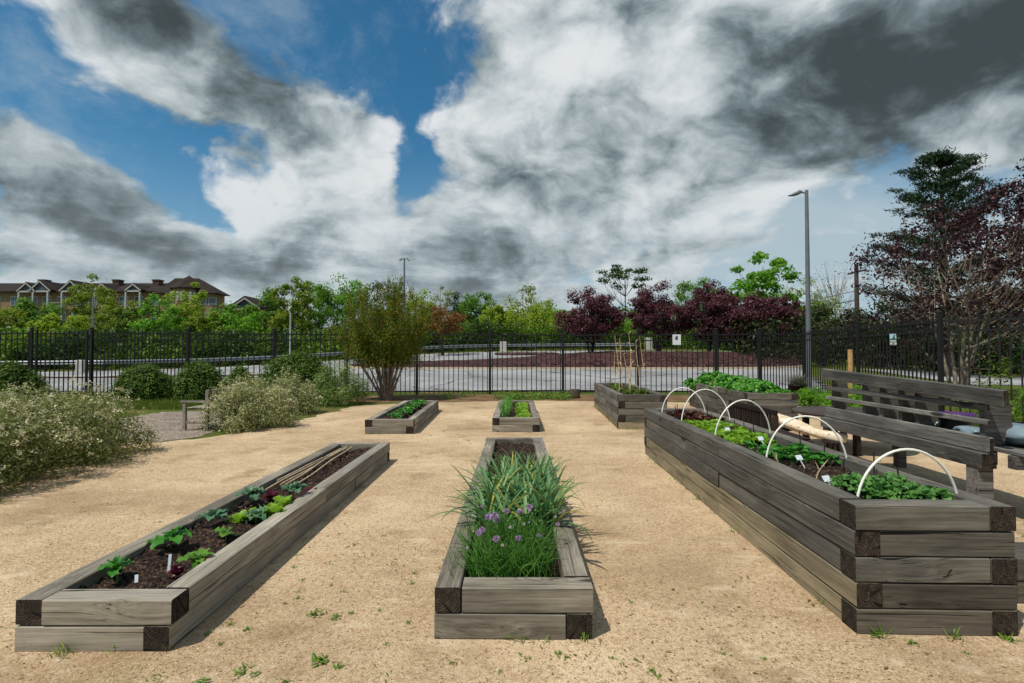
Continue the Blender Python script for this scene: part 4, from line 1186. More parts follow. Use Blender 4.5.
up = thing('utility_pole', 'brown utility pole among the trees behind the street lamp', 'utility pole', (27.0, 40, tz(27, 40)-.2))
mb = MB(); mb.tube([(0,0,0),(0,0,4),(0,0,8.2)], [.20,.17,.14], 10); mb.build('pole', BARK, up)
mb = MB(); mb.box(-.06, .06, -1.0, 1.0, 7.5, 7.62); mb.build('crossarm', BARK, up)
for k, z in enumerate((5.2, 5.9)):
    mb = MB(); mb.tube([(27-13*t, 40+10*t, tz(27,40)+z-1.3*math.sin(math.pi*t)*.8) for t in np.linspace(0, 1, 12)], .025, 5)
    tag(mb.build('power_line', BLACK), ('lower' if k == 0 else 'upper') + ' black wire sagging from the brown utility pole', 'wire')
ub = thing('utility_box', 'pale utility box on the grass behind the mulch bed', 'utility box', (13.6, 51.0, tz(13.6, 51.0)))
mb = MB(); mb.cbox(-.32, .32, -.3, .3, .1, 1.25, .03); mb.build('cabinet', CONC, ub); mb = MB(); mb.box(-.4, .4, -.38, .38, 0, .1); mb.build('plinth', CONC, ub)
ub = thing('utility_box', 'pale concrete utility box beside the guardrail behind the gate', 'utility box', (-26.9, 32.0, tz(-26.9, 32.0)))
mb = MB(); mb.cbox(-.22, .22, -.2, .2, .08, .8, .03); mb.build('cabinet', CONC, ub); mb = MB(); mb.box(-.34, .34, -.3, .3, 0, .08); mb.build('plinth', CONC, ub)
ub = thing('utility_box', 'small pale utility box out in the far paving by the small mulch island', 'utility box', (-.8, 47.0, tz(-.8, 47.0)))
mb = MB(); mb.cbox(-.3, .3, -.25, .25, .08, 1.0, .03); mb.build('cabinet', CONC, ub); mb = MB(); mb.box(-.36, .36, -.3, .3, 0, .08); mb.build('plinth', CONC, ub)
mb = MB(); rng = np.random.default_rng(3)
mb.lathe([(0, 0), (.18, 0), (.17, .06), (.165, .28), (.155, .30), (0, .30)], sides=18); tag(mb.build('tree_stump', BARK, None, (2.15, 17.5, 0)), 'short round log stump standing by the fence', 'stump')

# ------------------------------------------------------------------ shrubs and hedge
hd = [(-5.75, 5.0), (-6.6, 5.2), (-5.75, 5.9), (-6.7, 6.3), (-5.85, 6.75), (-7.5, 5.8), (-6.9, 7.4), (-6.05, 7.55), (-7.8, 7.2), (-7.1, 8.3), (-5.9, 4.0), (-6.9, 4.2), (-8.6, 6.6), (-8.4, 8.2)]
rng = np.random.default_rng(8)
domes = [(x+6.43, y-6.2, .93, .90, rng.uniform(.88, 1.05)) for (x, y) in hd]
shrub('flowering_hedge', 'broad pale grey green hedge dotted with cream blossom beside the gravel', -6.66, 6.1, 1, 1, L_HEDGE, 301, 110000, .042, None, BLOOM, 4600, .030, cat='hedge', lobes=30, domes=domes, lobe_r=.36, aspect=.55, stems=10)
shrub('variegated_shrub', 'creamy variegated shrub hiding the old bench', -5.30, 10.5, .90, 1.02, L_VARI, 302, 15000, .042, 'variegated shrubs', BLOOM, 420, .03, lobes=40)
shrub('variegated_shrub', 'creamy variegated shrub between the bench shrub and the greener one', -5.55, 12.9, .72, 1.05, L_VARI, 303, 9000, .045, 'variegated shrubs', BLOOM, 160, .03, lobes=34)
shrub('variegated_shrub', 'greener variegated shrub beside the big bronze tipped shrub', -5.15, 15.2, .95, 1.20, L_VARI2, 304, 11000, .05, 'variegated shrubs', BLOOM, 120, .03, lobes=36)
shrub('clipped_bush', 'wide dark green bush in front of the fence, behind the variegated shrubs', -6.9, 16.4, 1.45, 1.62, L_BOX, 305, 32000, .085, 'dark rounded bushes', ry=.95, lobes=68, ragged=False)
shrub('clipped_bush', 'small dark rounded bush beside the wide dark green bush', -8.8, 16.6, .66, 1.12, L_BOX, 306, 12000, .085, 'dark rounded bushes', lobes=54, ragged=False)
shrub('clipped_bush', 'dark rounded bush in the middle of the three by the fence', -10.2, 16.8, .90, 1.32, L_BOX, 307, 18000, .085, 'dark rounded bushes', ry=.8, lobes=58, ragged=False)
shrub('clipped_bush', 'dark rounded bush nearest the iron gate', -12.0, 16.8, 1.08, 1.24, L_BOX, 308, 20000, .085, 'dark rounded bushes', ry=.85, lobes=60, ragged=False)
shrub('clipped_bush', 'very dark green bush behind the hedge, in front of the gate post', -13.75, 13.9, .95, 1.32, L_BOX, 309, 22000, .085, 'dark rounded bushes', lobes=60, ragged=False)
shrub('perennial_clump', 'bright green leafy clump growing behind the far end of the slatted bench', 8.25, 12.7, .7, .75, L_BRIGHT, 310, 3000, .06, 'green clumps by the side fence', lobes=20, cat='perennial')
shrub('perennial_clump', 'bright green clump beside the black pot', 8.6, 14.8, .5, .55, L_BRIGHT, 311, 2500, .06, 'green clumps by the side fence', lobes=20, cat='perennial')
shrub('perennial_clump', 'bright green clump seen through the gap under the cap board', 8.5, 12.0, .55, .5, L_BRIGHT, 312, 2500, .06, 'green clumps by the side fence', lobes=20, cat='perennial')
shrub('perennial_clump', 'dull green shrub by the fence at the near end of the slatted bench', 9.9, 9.3, .75, 1.05, L_GREEN, 313, 4500, .06, lobes=24, cat='shrub')
shrub('rose_bush', 'thin sparse climbing bush against the side fence', 9.25, 9.9, .40, 1.55, L_SCRUB, 314, 900, .06, lobes=20, cat='shrub')
pp = thing('potted_lavender', 'black nursery pot with wispy grey green lavender near the fence corner', 'potted plant', (8.90, 16.0, 0))
mb = MB(); mb.lathe([(0, 0), (.2, 0), (.245, .50), (.26, .50), (.26, .55), (.24, .55), (.23, .50), (0, .49)], sides=24); mb.build('pot', POTBLK, pp)
rng = np.random.default_rng(12); mb = MB()
for k in range(420): 
    az = rng.uniform(0, 6.28); curved_leaf(mb, (rng.normal(0, .08), rng.normal(0, .08), .48), az, rng.uniform(.4, 1.45), rng.uniform(.25, .55), .012, .5, 4, .2)
mb.build('foliage', leaf('leaf_lavender', pal((86,98,72),(112,118,88),(120,104,112)), .2), pp)

# crape myrtle like vase shrub by the fence
def vase_shrub(label, x, y, H, width, seed):
    rng = np.random.default_rng(seed); root = thing('crape_myrtle', label, 'shrub', (x, y, 0))
    mb = MB(); V = []
    for k in range(26):
        a = 2*math.pi*k/26*1.618; sp = width/2*math.sqrt((k+.7)/26)
        h = H*(.98-.34*(sp/(width/2))**2)*rng.uniform(.86, 1.04)
        tip = np.array([math.cos(a)*sp, math.sin(a)*sp, h]); b = np.array([math.cos(a)*.16*math.sqrt(k/26), math.sin(a)*.16*math.sqrt(k/26), 0])
        mid = b*.5 + tip*np.array([.36, .36, .5])
        P = bez(b, mid, tip, 9); mb.tube(P, [.032-.0030*i for i in range(9)], 5, cap=False)
        for i in range(2, 9):
            f = i/8
            for q in range(2):
                e = np.array(P[i]) + rng.normal(0, 1, 3)*np.array([.20, .20, .12])*(1.15-f*.35) + np.array([0, 0, .14])
                mb.tube(bez(P[i], (np.array(P[i])+e)/2, e, 3), [.008, .005, .003], 3, cap=False)
                n = int(190*(1.15 if i < 8 else .8))
                dd = rng.normal(0, 1, (n, 3))*np.array([.14, .14, .17])*(1.1-.55*max(0, f-.6)/.4)
                if i == 8: dd = dd*np.array([.7, .7, 1.7]) + np.array([0, 0, .16])
                p = e + dd; p = p[p[:, 2] > 1.0+.6*rng.random(len(p))]
                nn = rand_unit(rng, len(p)) + np.array([0, 0, .5]); nn /= np.linalg.norm(nn, axis=1, keepdims=True)
                V.append(leaf_quads(p, nn, .062*rng.uniform(.7, 1.3, len(p)), .034, rng))
    for k in range(40):   # base suckers
        a = rng.uniform(0, 6.28); mb.tube([(math.cos(a)*.14, math.sin(a)*.14, 0), (math.cos(a)*.22, math.sin(a)*.22, rng.uniform(.2, .5))], [.012, .004], 4, cap=False)
    # two long bare shoots with dry seed heads
    for (dx, top) in ((.78, H*1.03), (1.25, H*.9), (-.2, H*1.0)):
        mb.tube(bez((0, 0, .1), (dx*.5, 0, H*.5), (dx, -.1, top), 9), [.03-.0028*i for i in range(9)], 5)
        for q in range(14):
            e = np.array([dx, -.1, top]) + rng.normal(0, 1, 3)*np.array([.07, .07, .12]); mb.tube([(dx, -.1, top-.1), tuple(e)], [.005, .006], 4)
    mb.build('stem', BARK_PALE, root); leaf_obj('foliage', np.concatenate(V), L_MYRTLE, root)
vase_shrub('tall many stemmed shrub with bronze tipped foliage in front of the fence', -4.1, 16.75, 3.5, 3.1, 41)

# ------------------------------------------------------------------ purple trees on the mulch
PT = [('purple leaved tree at the open left end of the mulch bed', 5.45, 35.5, 4.6, 4.9, 587), ('purple leaved tree with the tallest crown, second along the mulch', 10.5, 36.5, 5.2, 4.5, 658),
      ('purple leaved tree in the middle of the row, below the bright green crown', 14.1, 36.5, 5.1, 4.9, 709), ('wide purple leaved tree near the lamp end of the mulch', 15.8, 35.8, 4.6, 5.2, 737), ('last purple leaved tree in the row, nearest the street lamp', 18.7, 36.4, 4.3, 4.2, 0)]
for k, (lab, x, y, H, w, _) in enumerate(PT):
    tree('plum_tree', lab, x, y, H, w*.97, 1.3, L_PLUM, BARK_DK, 400+k, 'oval', 95, 13500, .15, .12, 'purple leaved trees', .19, 3, z0=tz(x, y)+.45, limbs=34)

# ------------------------------------------------------------------ the woods beyond (each tree)
def far(px, topy, wpx, Y, shape, lm, bm, label, seed, base=.16, nclump=64, nleaf=5800, ls=.26, name='deciduous_tree', flat=.8, spread=.24, forks=1, tr=.13, limbs=14):
    x = (px-512)/512*Y; z = tz(x, Y); H = (EYE + (354-topy + ((8 if topy < 296 and px > 80 else -4) if px < 250 else 9 if px < 570 and px != 443 else 0))/512*Y - z)*1.09; w = wpx*(1.0 if px < 330 else 1.2)/512*Y
    return tree(name, label, x, Y, H, w, H*base, lm, bm, seed, shape, nclump, nleaf, ls, tr, 'trees beyond the parking lot', spread, forks, 0, z, limbs, flat)
far(6, 303, 60, 50, 'round', L_OLIVE, BARK, 'olive green tree at the very edge, below the building chimney', 501)
far(33, 297, 52, 52, 'oval', L_GREEN, BARK, 'mid green tree in front of the building, by the first white gable', 502)
far(62, 312, 48, 47, 'round', L_YELLOW, BARK, 'low yellow green tree below the white balconies', 503)
far(92, 283, 46, 55, 'oval', L_OLIVE, BARK_PALE, 'tall thin leaved olive tree rising over the building roof', 504, .2, 56, 4200, name='birch_tree')
far(118, 296, 42, 53, 'oval', L_OLIVE, BARK_PALE, 'sparse olive tree in front of the two white gables', 505, .15, 56, 4200, name='birch_tree')
far(138, 303, 40, 50, 'round', L_SCRUB, BARK, 'dull green tree left of the bright conical tree', 506)
far(159, 289, 54, 46, 'cone', L_BRIGHT, BARK, 'bright green conical tree below the corner tower', 507, .05, 60, 5200)
far(186, 293, 44, 54, 'oval', L_YELLOW, BARK_PALE, 'thin yellow green tree before the corner tower wall', 508, .15, 56, 4200, name='birch_tree')
far(205, 311, 36, 46, 'round', L_OLIVE, BARK, 'low olive tree below the tower right of the bright conical tree', 509)
far(232, 306, 52, 48, 'round', L_BRIGHT, BARK, 'bright rounded tree in front of the small gabled house', 510)
far(266, 301, 44, 54, 'oval', L_GREEN, BARK, 'mid green tree right of the small gabled house', 511)
far(292, 290, 46, 50, 'oval', L_OLIVE, BARK_PALE, 'tall olive tree behind the slim pale pole', 512, .15, 60, 4800)
far(318, 292, 46, 58, 'round', L_GREEN, BARK, 'rounded mid green tree between the pale pole and bronze shrub', 513)
far(342, 287, 48, 62, 'round', L_BRIGHT, BARK, 'taller bright tree behind the bronze shrub', 514)
far(374, 292, 50, 64, 'round', L_DEEP, BARK_DK, 'deep green tree behind the top of the bronze shrub', 515)
far(418, 302, 40, 60, 'oval', L_YELLOW, BARK, 'yellow green tree between the bronze shrub and the rusty tree', 516)
far(440, 288, 28, 62, 'oval', L_PALE, BARK_PALE, 'thin pale tree rising behind the rusty tree', 517, .3, 30, 900, name='birch_tree')
far(443, 310, 38, 43, 'round', L_RUST, BARK, 'small rusty orange leaved tree in the parking lot', 518, .42, 34, 2600, .2, 'ornamental_tree')
far(460, 304, 30, 66, 'oval', L_DEEP, BARK_DK, 'dark evergreen tree just right of the rusty tree', 519, .05, name='evergreen_tree')
far(480, 302, 40, 63, 'oval', L_GREEN, BARK, 'grey green tree halfway between the rusty and tall pale trees', 520, .1)
far(500, 316, 32, 58, 'round', L_YELLOW, BARK, 'low yellow green tree beside the tall pale tree', 521, .1)
far(522, 286, 44, 60, 'cone', L_PALE, BARK_PALE, 'tall pale green tree standing alone against the sky', 522, .2, 54, 3400)
far(533, 313, 50, 57, 'round', L_YELLOW, BARK, 'rounded yellow green tree below the tall pale tree', 523, .1)
far(556, 318, 40, 62, 'round', L_BRIGHT, BARK, 'low bright tree left of the first purple tree', 524, .1)
far(625, 275, 44, 62, 'flat', L_DEEP, BARK_DK, 'flat topped dark tree rising behind the purple trees', 525, .62, 22, 1300, .3, 'cedar_tree', .35, .26)
far(700, 283, 46, 60, 'round', L_GREEN, BARK, 'green crown showing behind the middle purple tree', 526, .2)
far(764, 260, 66, 52, 'round', L_BRIGHT, BARK, 'bright green large leaved tree towering over the purple row', 527, .35, 44, 3600, .38, 'deciduous_tree', .6, .2)
far(608, 322, 60, 58, 'round', L_BRIGHT, BARK, 'bright bushy tree seen under the first purple crown', 528, .05)
far(690, 322, 70, 58, 'round', L_SCRUB, BARK, 'green bushy tree seen under the middle purple crowns', 529, .05)
far(776, 322, 50, 50, 'round', L_BRIGHT, BARK, 'bright bushy tree low behind the street lamp', 530, .05)
far(815, 284, 52, 58, 'round', L_PALE, BARK, 'pale willow like tree right behind the street lamp', 531, .15, 44, 3600, .25)
far(800, 306, 50, 46, 'round', L_SCRUB, BARK, 'dull green tree beside the street lamp pole', 532, .1)
far(836, 268, 44, 66, 'vase', L_DARKWOOD, BARK_PALE, 'nearly bare tree with fine twigs beside the utility pole', 533, .35, 40, 240, .2, 'bare_tree', limbs=40)
far(836, 312, 60, 40, 'round', L_DARKWOOD, BARK_DK, 'dark tree behind the side fence left of the utility pole', 534, .1)
far(876, 316, 60, 36, 'round', L_PLUM2, BARK_DK, 'dark reddish tree behind the pale timber post', 535, .25, 46, 4500, .2)
far(905, 300, 70, 44, 'round', L_DARKWOOD, BARK_DK, 'dark shadowy tree behind the fence sign', 536, .15, 50, 4500)
far(960, 300, 90, 40, 'round', L_DARKWOOD, BARK_DK, 'dark tree mass behind the pale stemmed plum', 537, .1, 60, 5500)
far(1015, 290, 90, 36, 'round', L_DARKWOOD, BARK_DK, 'dark tree at the edge beyond the side fence', 538, .1, 60, 5500)
far(985, 335, 80, 30, 'round', L_DEEP, BARK_DK, 'low dark shrubby tree behind the bench end', 539, .05, 50, 4000, .2)

# big plum with pale stems and the pine behind it
tree('plum_tree', 'large dark purple tree with several pale stems behind the slatted bench', 14.1, 16.2, 5.9, 5.5, 1.2, L_PLUM2, BARK_PALE, 601, 'vase', 130, 8450, .11, .12, None, .17, 5, 0.1, 0, 60, .8)
tree('plum_tree', 'second dark purple tree reaching out of the picture beyond the fence', 17.9, 17.0, 7.8, 4.6, 1.4, L_PLUM2, BARK_PALE, 602, 'vase', 110, 9900, .12, .12, None, .17, 4, 0, 0, 44, .8)
def pine(label, x, y, H, seed):
    rng = np.random.default_rng(seed); root = thing('pine_tree', label, 'pine', (x, y, tz(x, y)))
    mb = MB(); mb.tube([(0,0,-.2),(.05,0,H*.5),(0,0,H*.98)], [.28,.17,.03], 8); V = []
    z = H*.34
    while z < H*.97:
        f = (z-H*.34)/(H*.63); R_ = (1-f)**.7*3.0+.6
        for k in range(7):
            a = rng.uniform(0, 6.28); L = R_*rng.uniform(.65, 1.1); up = .16+.50*f
            P = bez((0, 0, z), (math.cos(a)*L*.5, math.sin(a)*L*.5, z+L*(up-.12)), (math.cos(a)*L, math.sin(a)*L, z+L*(up+.16)), 7)
            mb.tube(P, [.045,.04,.033,.026,.02,.014,.007], 5, cap=False)
            for i in range(2, 7):
                for q in range(3):
                    e = np.array(P[i])+rng.normal(0, 1, 3)*np.array([.22, .22, .04])+np.array([0, 0, .04]); n = 24
                    p = e+rng.normal(0, 1, (n, 3))*np.array([.15, .15, .045]); dr = rand_unit(rng, n)+np.array([math.cos(a)*.6, math.sin(a)*.6, .7])
                    nn = np.cross(dr, rand_unit(rng, n)); nn /= np.linalg.norm(nn, axis=1, keepdims=True)
                    V.append(leaf_quads(p, nn, .24*rng.uniform(.7, 1.2, n), .045, rng, .05, dr/np.linalg.norm(dr, axis=1, keepdims=True)))
        z += H*.062
    mb.build('trunk', BARK_DK, root); leaf_obj('crown', np.concatenate(V), L_PINE, root)
pine('tall dark pine rising above the purple tree', 22.4, 26.5, 11.3, 610)

# far mass of woods: nobody could count it
rng = np.random.default_rng(700); V = []
for k in range(820):
    x = rng.uniform(-125, 120); y = 72+rng.uniform(0, 16) + abs(x)*.02
    hmax = 4.3 + 1.2*math.sin(x*.13)+.9*math.sin(x*.31+1)
    z = tz(x, y)+rng.uniform(.4, hmax); n = 70
    d = rand_unit(rng, n)*np.power(rng.random((n, 1)), .4)*np.array([1.9, 1.4, 1.3]); p = np.array([x, y, z])+d
    nn = d+rand_unit(rng, n)+np.array([0, 0, .6]); nn /= np.linalg.norm(nn, axis=1, keepdims=True)
    V.append(leaf_quads(p, nn, .55*rng.uniform(.7, 1.3, n), .38, rng))
o = leaf_obj('woods', np.concatenate(V), leaf('leaf_woods', pal((72,102,30),(104,136,40),(136,158,54)), .52, .5, (lin(44,70,26), .12)), None)
tag(o, 'continuous mass of green woods closing the view', 'woods', kind='stuff')
V = []
for k in range(420):
    x = rng.uniform(15, 46); y = 31.5+rng.uniform(0, 6)-(x-18)*.05; z = tz(x, y)+rng.uniform(.1, 2.9); n = 42
    d = rand_unit(rng, n)*np.power(rng.random((n, 1)), .4)*np.array([.9, .8, .6]); p = np.array([x, y, z])+d
    nn = d+rand_unit(rng, n)+np.array([0, 0, .6]); nn /= np.linalg.norm(nn, axis=1, keepdims=True)
    V.append(leaf_quads(p, nn, .26*rng.uniform(.7, 1.3, n), .17, rng))
o = leaf_obj('undergrowth', np.concatenate(V), L_DARKWOOD, None)
tag(o, 'dark undergrowth behind the lawn beyond the side fence', 'undergrowth', kind='stuff')
V = []
for k in range(1700):      # undergrowth along the far edge of the paving
    x = rng.uniform(-60, 45); y = float(lot_far(x))+2.2+rng.uniform(0, 7)
    if x > 14: y = 51+rng.uniform(0, 9)
    z = tz(x, y)+rng.uniform(.05, 2.6); n = 40
    d = rand_unit(rng, n)*np.power(rng.random((n, 1)), .4)*np.array([.95, .8, .6]); p = np.array([x, y, z])+d
    nn = d+rand_unit(rng, n)+np.array([0, 0, .6]); nn /= np.linalg.norm(nn, axis=1, keepdims=True)
    V.append(leaf_quads(p, nn, .30*rng.uniform(.7, 1.3, n), .2, rng))
o = leaf_obj('undergrowth', np.concatenate(V), leaf('leaf_undergrowth', pal((76,110,28),(108,144,40),(140,166,56)), .5, .5, (lin(50,74,26), .2)), None)
tag(o, 'green undergrowth below the trees beyond the paving', 'undergrowth', kind='stuff')

# ------------------------------------------------------------------ buildings
BRICK = mottled('tan_brick', lin(136,112,86), lin(152,128,100), lin(116,94,72), .8, 5.0, .005)
ROOF = mottled('brown_shingle', lin(44,38,35), lin(58,50,46), lin(36,31,29), .6, 4.0, .02)
GABLE = plain('gable_slate', lin(72,80,90), .8, 0, .1, 1)
CHIM = plain('chimney_brick', lin(78,56,48), .9, 0, .15, 2)
ap = thing('apartment_building', 'long brown roofed apartment building with white gables and a corner tower', 'building', (0, 0, 0))
Yf = 110.0
def bx(px, Y=Yf): return (px-512)/512*Y
def bz(py, Y=Yf): return EYE+(354-py)/512*Y
x0, x1 = bx(-40), bx(172); ze, zr = bz(292), bz(284.5, Yf+7)
mb = MB(); mb.box(x0, x1, Yf, Yf+14, 0, ze); mb.build('wall', BRICK, ap)
mb = MB(); mb.prism([(Yf-.7, ze-.1), (Yf+7, zr), (Yf+14.7, ze-.1), (Yf+14.7, ze+.2), (Yf+7, zr+.35), (Yf-.7, ze+.2)], 'x', x0-.5, x1+.5); roof = mb.build('roof', ROOF, ap)
for px in (23, 99.8, 141.5):
    mb = MB(); mb.box(bx(px)-.7, bx(px)+.7, Yf+4, Yf+5.5, ze, bz(280.5, Yf+4)); mb.box(bx(px)-.85, bx(px)+.85, Yf+3.9, Yf+5.6, bz(280.5, Yf+4), bz(280.5, Yf+4)+.3); mb.build('chimney', CHIM, roof)
def gable(px, w, apex, eave, proud=1.6):
    mb = MB(); xx = bx(px); za, zb = bz(apex), bz(eave)
    mb.prism([(xx-w, zb), (xx+w, zb), (xx, za)], 'y', Yf-proud, Yf+5); g = mb.build('gable', GABLE, ap)
    mb = MB(); t = .32
    for s in (-1, 1): mb.prism([(xx+s*(w+.4), zb-.15), (xx, za+.15), (xx, za+.15+t), (xx+s*(w+.4), zb-.15+t)], 'y', Yf-proud-.3, Yf-proud-.02)
    mb.box(xx-w, xx+w, Yf-proud-.2, Yf-proud-.02, zb-.25, zb+.08); mb.build('trim', WHITEPAINT, g)
    mb = MB()
    for s in (-1, 1): mb.prism([(xx+s*(w+.5), zb-.05), (xx, za+.35), (xx, za+.6), (xx+s*(w+.5), zb+.25)], 'y', Yf-proud-.28, Yf+5.2)
    mb.build('gable_roof', ROOF, g)
for (px, w, a, e) in ((32.5, 1.5, 285.5, 292), (46, 1.9, 283.8, 291.8), (76, 1.9, 283.5, 291.8), (107, 1.3, 286.5, 291.5), (138, 1.3, 286.5, 291.5)): gable(px, w, a, e)
for px in (-25, -5, 14, 32.5, 46, 61, 76, 92, 107, 123, 138, 155):
    for st_ in range(4):
        zt = ze-1.0-st_*3.2; xx = bx(px)
        mb = MB(); mb.box(xx-.95, xx+.95, Yf-.10, Yf-.002, zt-1.9, zt+.1); w_ = mb.build('window', WHITEPAINT, ap)
        mb = MB(); mb.box(xx-.82, xx-.06, Yf-.13, Yf-.102, zt-1.75, zt-.05); mb.box(xx+.06, xx+.82, Yf-.13, Yf-.102, zt-1.75, zt-.05); mb.build('pane', GLASS, w_)
for px in (61, 32.5, 138, 107):
    mb = MB(); xx = bx(px)
    for s in (-1.5, 1.5): mb.box(xx+s-.15, xx+s+.15, Yf-1.9, Yf-1.6, 0, ze-.2)
    for st_ in range(4): mb.box(xx-1.5, xx+1.5, Yf-1.9, Yf-.14, ze-3.5-3.2*st_, ze-3.3-3.2*st_); mb.box(xx-1.5, xx+1.5, Yf-1.9, Yf-1.8, ze-2.5-3.2*st_, ze-2.4-3.2*st_)
    mb.build('balcony', WHITEPAINT, ap)
# corner wing with hipped roof and tower
xa, xb = bx(170), bx(216, 108); zE = bz(294, 108); Yw = 106.5
mb = MB(); mb.box(xa, xb, Yw, Yw+4.5, 0, zE); mb.build('wall', BRICK, ap)
xm = (xa+xb)/2; mb = MB()
zA = bz(280, 112)
mb.add([(xa-.8, Yw-.8, zE), (xb+1.2, Yw-.8, zE), (xb+1.0, Yw+5.3, zE), (xa-.8, Yw+5.3, zE), (xa+1.5, Yw+2.6, zA), (xm+1.0, Yw+2.6, zA)], [(0,1,5,4),(1,2,5),(2,3,4,5),(3,0,4),(3,2,1,0)])
mb.build('roof', ROOF, ap)
mb = MB(); tx = bx(186, 107); n = 8
mb.lathe([(3.0, 0), (3.0, zE+.9)], tx, Yw+1.2, 8, smooth=False); mb.build('tower', BRICK, ap)
mb = MB(); mb.lathe([(3.5, zE+.85), (3.5, zE+1.1), (1.6, bz(280, 107)), (.05, bz(275, 107)), (.0, bz(273.5, 107))], tx, Yw+1.2, 8, smooth=False); mb.build('tower_roof', ROOF, ap)
mb = MB()
for k in range(8):
    a = 2*math.pi*(k+.5)/8; c, s = math.cos(a), math.sin(a)
    p = Vector((tx+c*2.8, Yw+1.2+s*2.8)); tq = Vector((-s, c))
    for sg_ in (-.75, .75): mb.box(p.x+tq.x*sg_-.3, p.x+tq.x*sg_+.3, p.y+tq.y*sg_-.3, p.y+tq.y*sg_+.3, zE-1.7, zE+.2)
mb.build('tower_window', WHITEPAINT, ap)
for px in (202, 212):
    for st_ in range(3):
        xx = bx(px, Yw); zt = zE-.9-3.2*st_
        mb = MB(); mb.box(xx-.8, xx+.8, Yw-.10, Yw-.002, zt-1.6, zt); w_ = mb.build('window', WHITEPAINT, ap)
        mb = MB(); mb.box(xx-.68, xx+.68, Yw-.13, Yw-.102, zt-1.5, zt-.1); mb.build('pane', GLASS, w_)
hs = thing('gabled_house', 'small brown roofed house with one white gable right of the apartment tower', 'house', (0, 0, 0))
Y2 = 122.0; xa, xb = bx(222, Y2), bx(263, Y2); ze2 = bz(308, Y2); zr2 = bz(303, Y2+5)
mb = MB(); mb.box(xa, xb, Y2, Y2+10, 0, ze2); mb.build('wall', BRICK, hs)
mb = MB(); mb.prism([(Y2-.6, ze2), (Y2+5, zr2), (Y2+10.6, ze2)], 'x', xa-.4, xb+.4); mb.build('roof', ROOF, hs)
xx = bx(248, Y2); mb = MB(); mb.prism([(xx-3.2, ze2-.3), (xx+3.2, ze2-.3), (xx, bz(300, Y2))], 'y', Y2-1.5, Y2+5); mb.build('gable', GABLE, hs)
mb = MB()
for s in (-1, 1): mb.prism([(xx+s*3.6, ze2-.4), (xx, bz(300, Y2)+.05), (xx, bz(300, Y2)+.55), (xx+s*3.6, ze2+.15)], 'y', Y2-1.9, Y2-1.52)
mb.box(xx-3.2, xx+3.2, Y2-1.7, Y2-1.52, ze2-.6, ze2-.25); mb.build('trim', WHITEPAINT, hs)
mb = MB()
for s in (-1, 1): mb.prism([(xx+s*3.8, ze2-.15), (xx, bz(300, Y2)+.56), (xx, bz(300, Y2)+.85), (xx+s*3.8, ze2+.15)], 'y', Y2-1.95, Y2+5); 
mb.build('gable_roof', ROOF, hs)
sh = thing('garden_shed', 'small mauve gabled shed seen through the side fence', 'shed', (32.0, 44, tz(32, 44)), R(-14))
mb = MB(); mb.prism([(-1.6, -.2), (1.6, -.2), (1.6, 1.35), (0, 2.25), (-1.6, 1.35)], 'y', 0, 3); mb.build('wall', plain('mauve_siding', lin(112,88,96), .8, 0, .1, 3), sh)
mb = MB()
for s in (-1, 1): mb.prism([(s*1.85, 1.24), (0, 2.27), (0, 2.40), (s*1.85, 1.37)], 'y', -.2, 3.2)
mb.build('roof', plain('pale_roof', lin(150,142,140), .8, 0, .1, 3), sh)
mb = MB(); mb.box(.7, 1.15, -.04, -.002, -.1, .7); mb.build('door', WHITEPAINT, sh)

# ------------------------------------------------------------------ loose gravel, weeds, grass
rng = np.random.default_rng(800)
def bed_block(x, y, pad=.02):
    out = np.zeros(len(x), bool)
    for b, W, L in ((bedL, .79, 4.62), (bedC, .832, 4.85), (bedR, .845, 4.95), (bedS1, .91, 4.0), (bedS2, .92, 3.75), (bedT1, .97, 4.3), (bedT2, 1.03, 4.25)):
        a = b.rotation_euler.z; dx = x-b.location.x; dy = y-b.location.y
        lx = dx*math.cos(a)+dy*math.sin(a); ly = -dx*math.sin(a)+dy*math.cos(a)
        out |= (lx > -pad) & (lx < W+pad) & (ly > -pad) & (ly < L+pad)
    return out
def stones(n, y0, y1, smin, smax):
    y = y0+(y1-y0)*rng.random(n)**1.5; x = (rng.random(n)*2.2-1.1)*(y+.6)
    k = ~bed_block(x, y) & (x > -6) & (x < 10.5); return x[k], y[k], rng.uniform(smin, smax, k.sum())*rng.random(k.sum())**.5
def stone_mesh(name, x, y, s, material):
    n = len(x)
    oct_ = np.array([(1,0,0),(0,1,0),(-1,0,0),(0,-1,0),(0,0,1),(0,0,-1)], float)
    v = oct_[None]*rng.uniform(.6, 1.3, (n, 6, 1))
    a = rng.uniform(0, 6.28, n); c, q = np.cos(a), np.sin(a)
    vx = v[..., 0]*c[:, None]-v[..., 1]*q[:, None]; vy = v[..., 0]*q[:, None]+v[..., 1]*c[:, None]
    v = np.stack([vx, vy, v[..., 2]*.7], -1)*s[:, None, None] + np.stack([x, y, .004+s*.25], -1)[:, None]
    f = np.array([(0,1,4),(1,2,4),(2,3,4),(3,0,4),(1,0,5),(2,1,5),(3,2,5),(0,3,5)])
    F = (np.arange(n)*6)[:, None, None]+f[None]
    return link(name, np_mesh(name, v.reshape(-1, 3), F.reshape(-1, 3), material))
x, y, s = stones(30000, 1.9, 8, .002, .0066)
tag(stone_mesh('gravel', x, y, s, leaf('loose_gravel', pal((150,118,82),(206,176,136),(226,204,172),(120,92,66)), 0.0, .9)), 'loose tan stones scattered over the gravel court', 'gravel', kind='stuff')
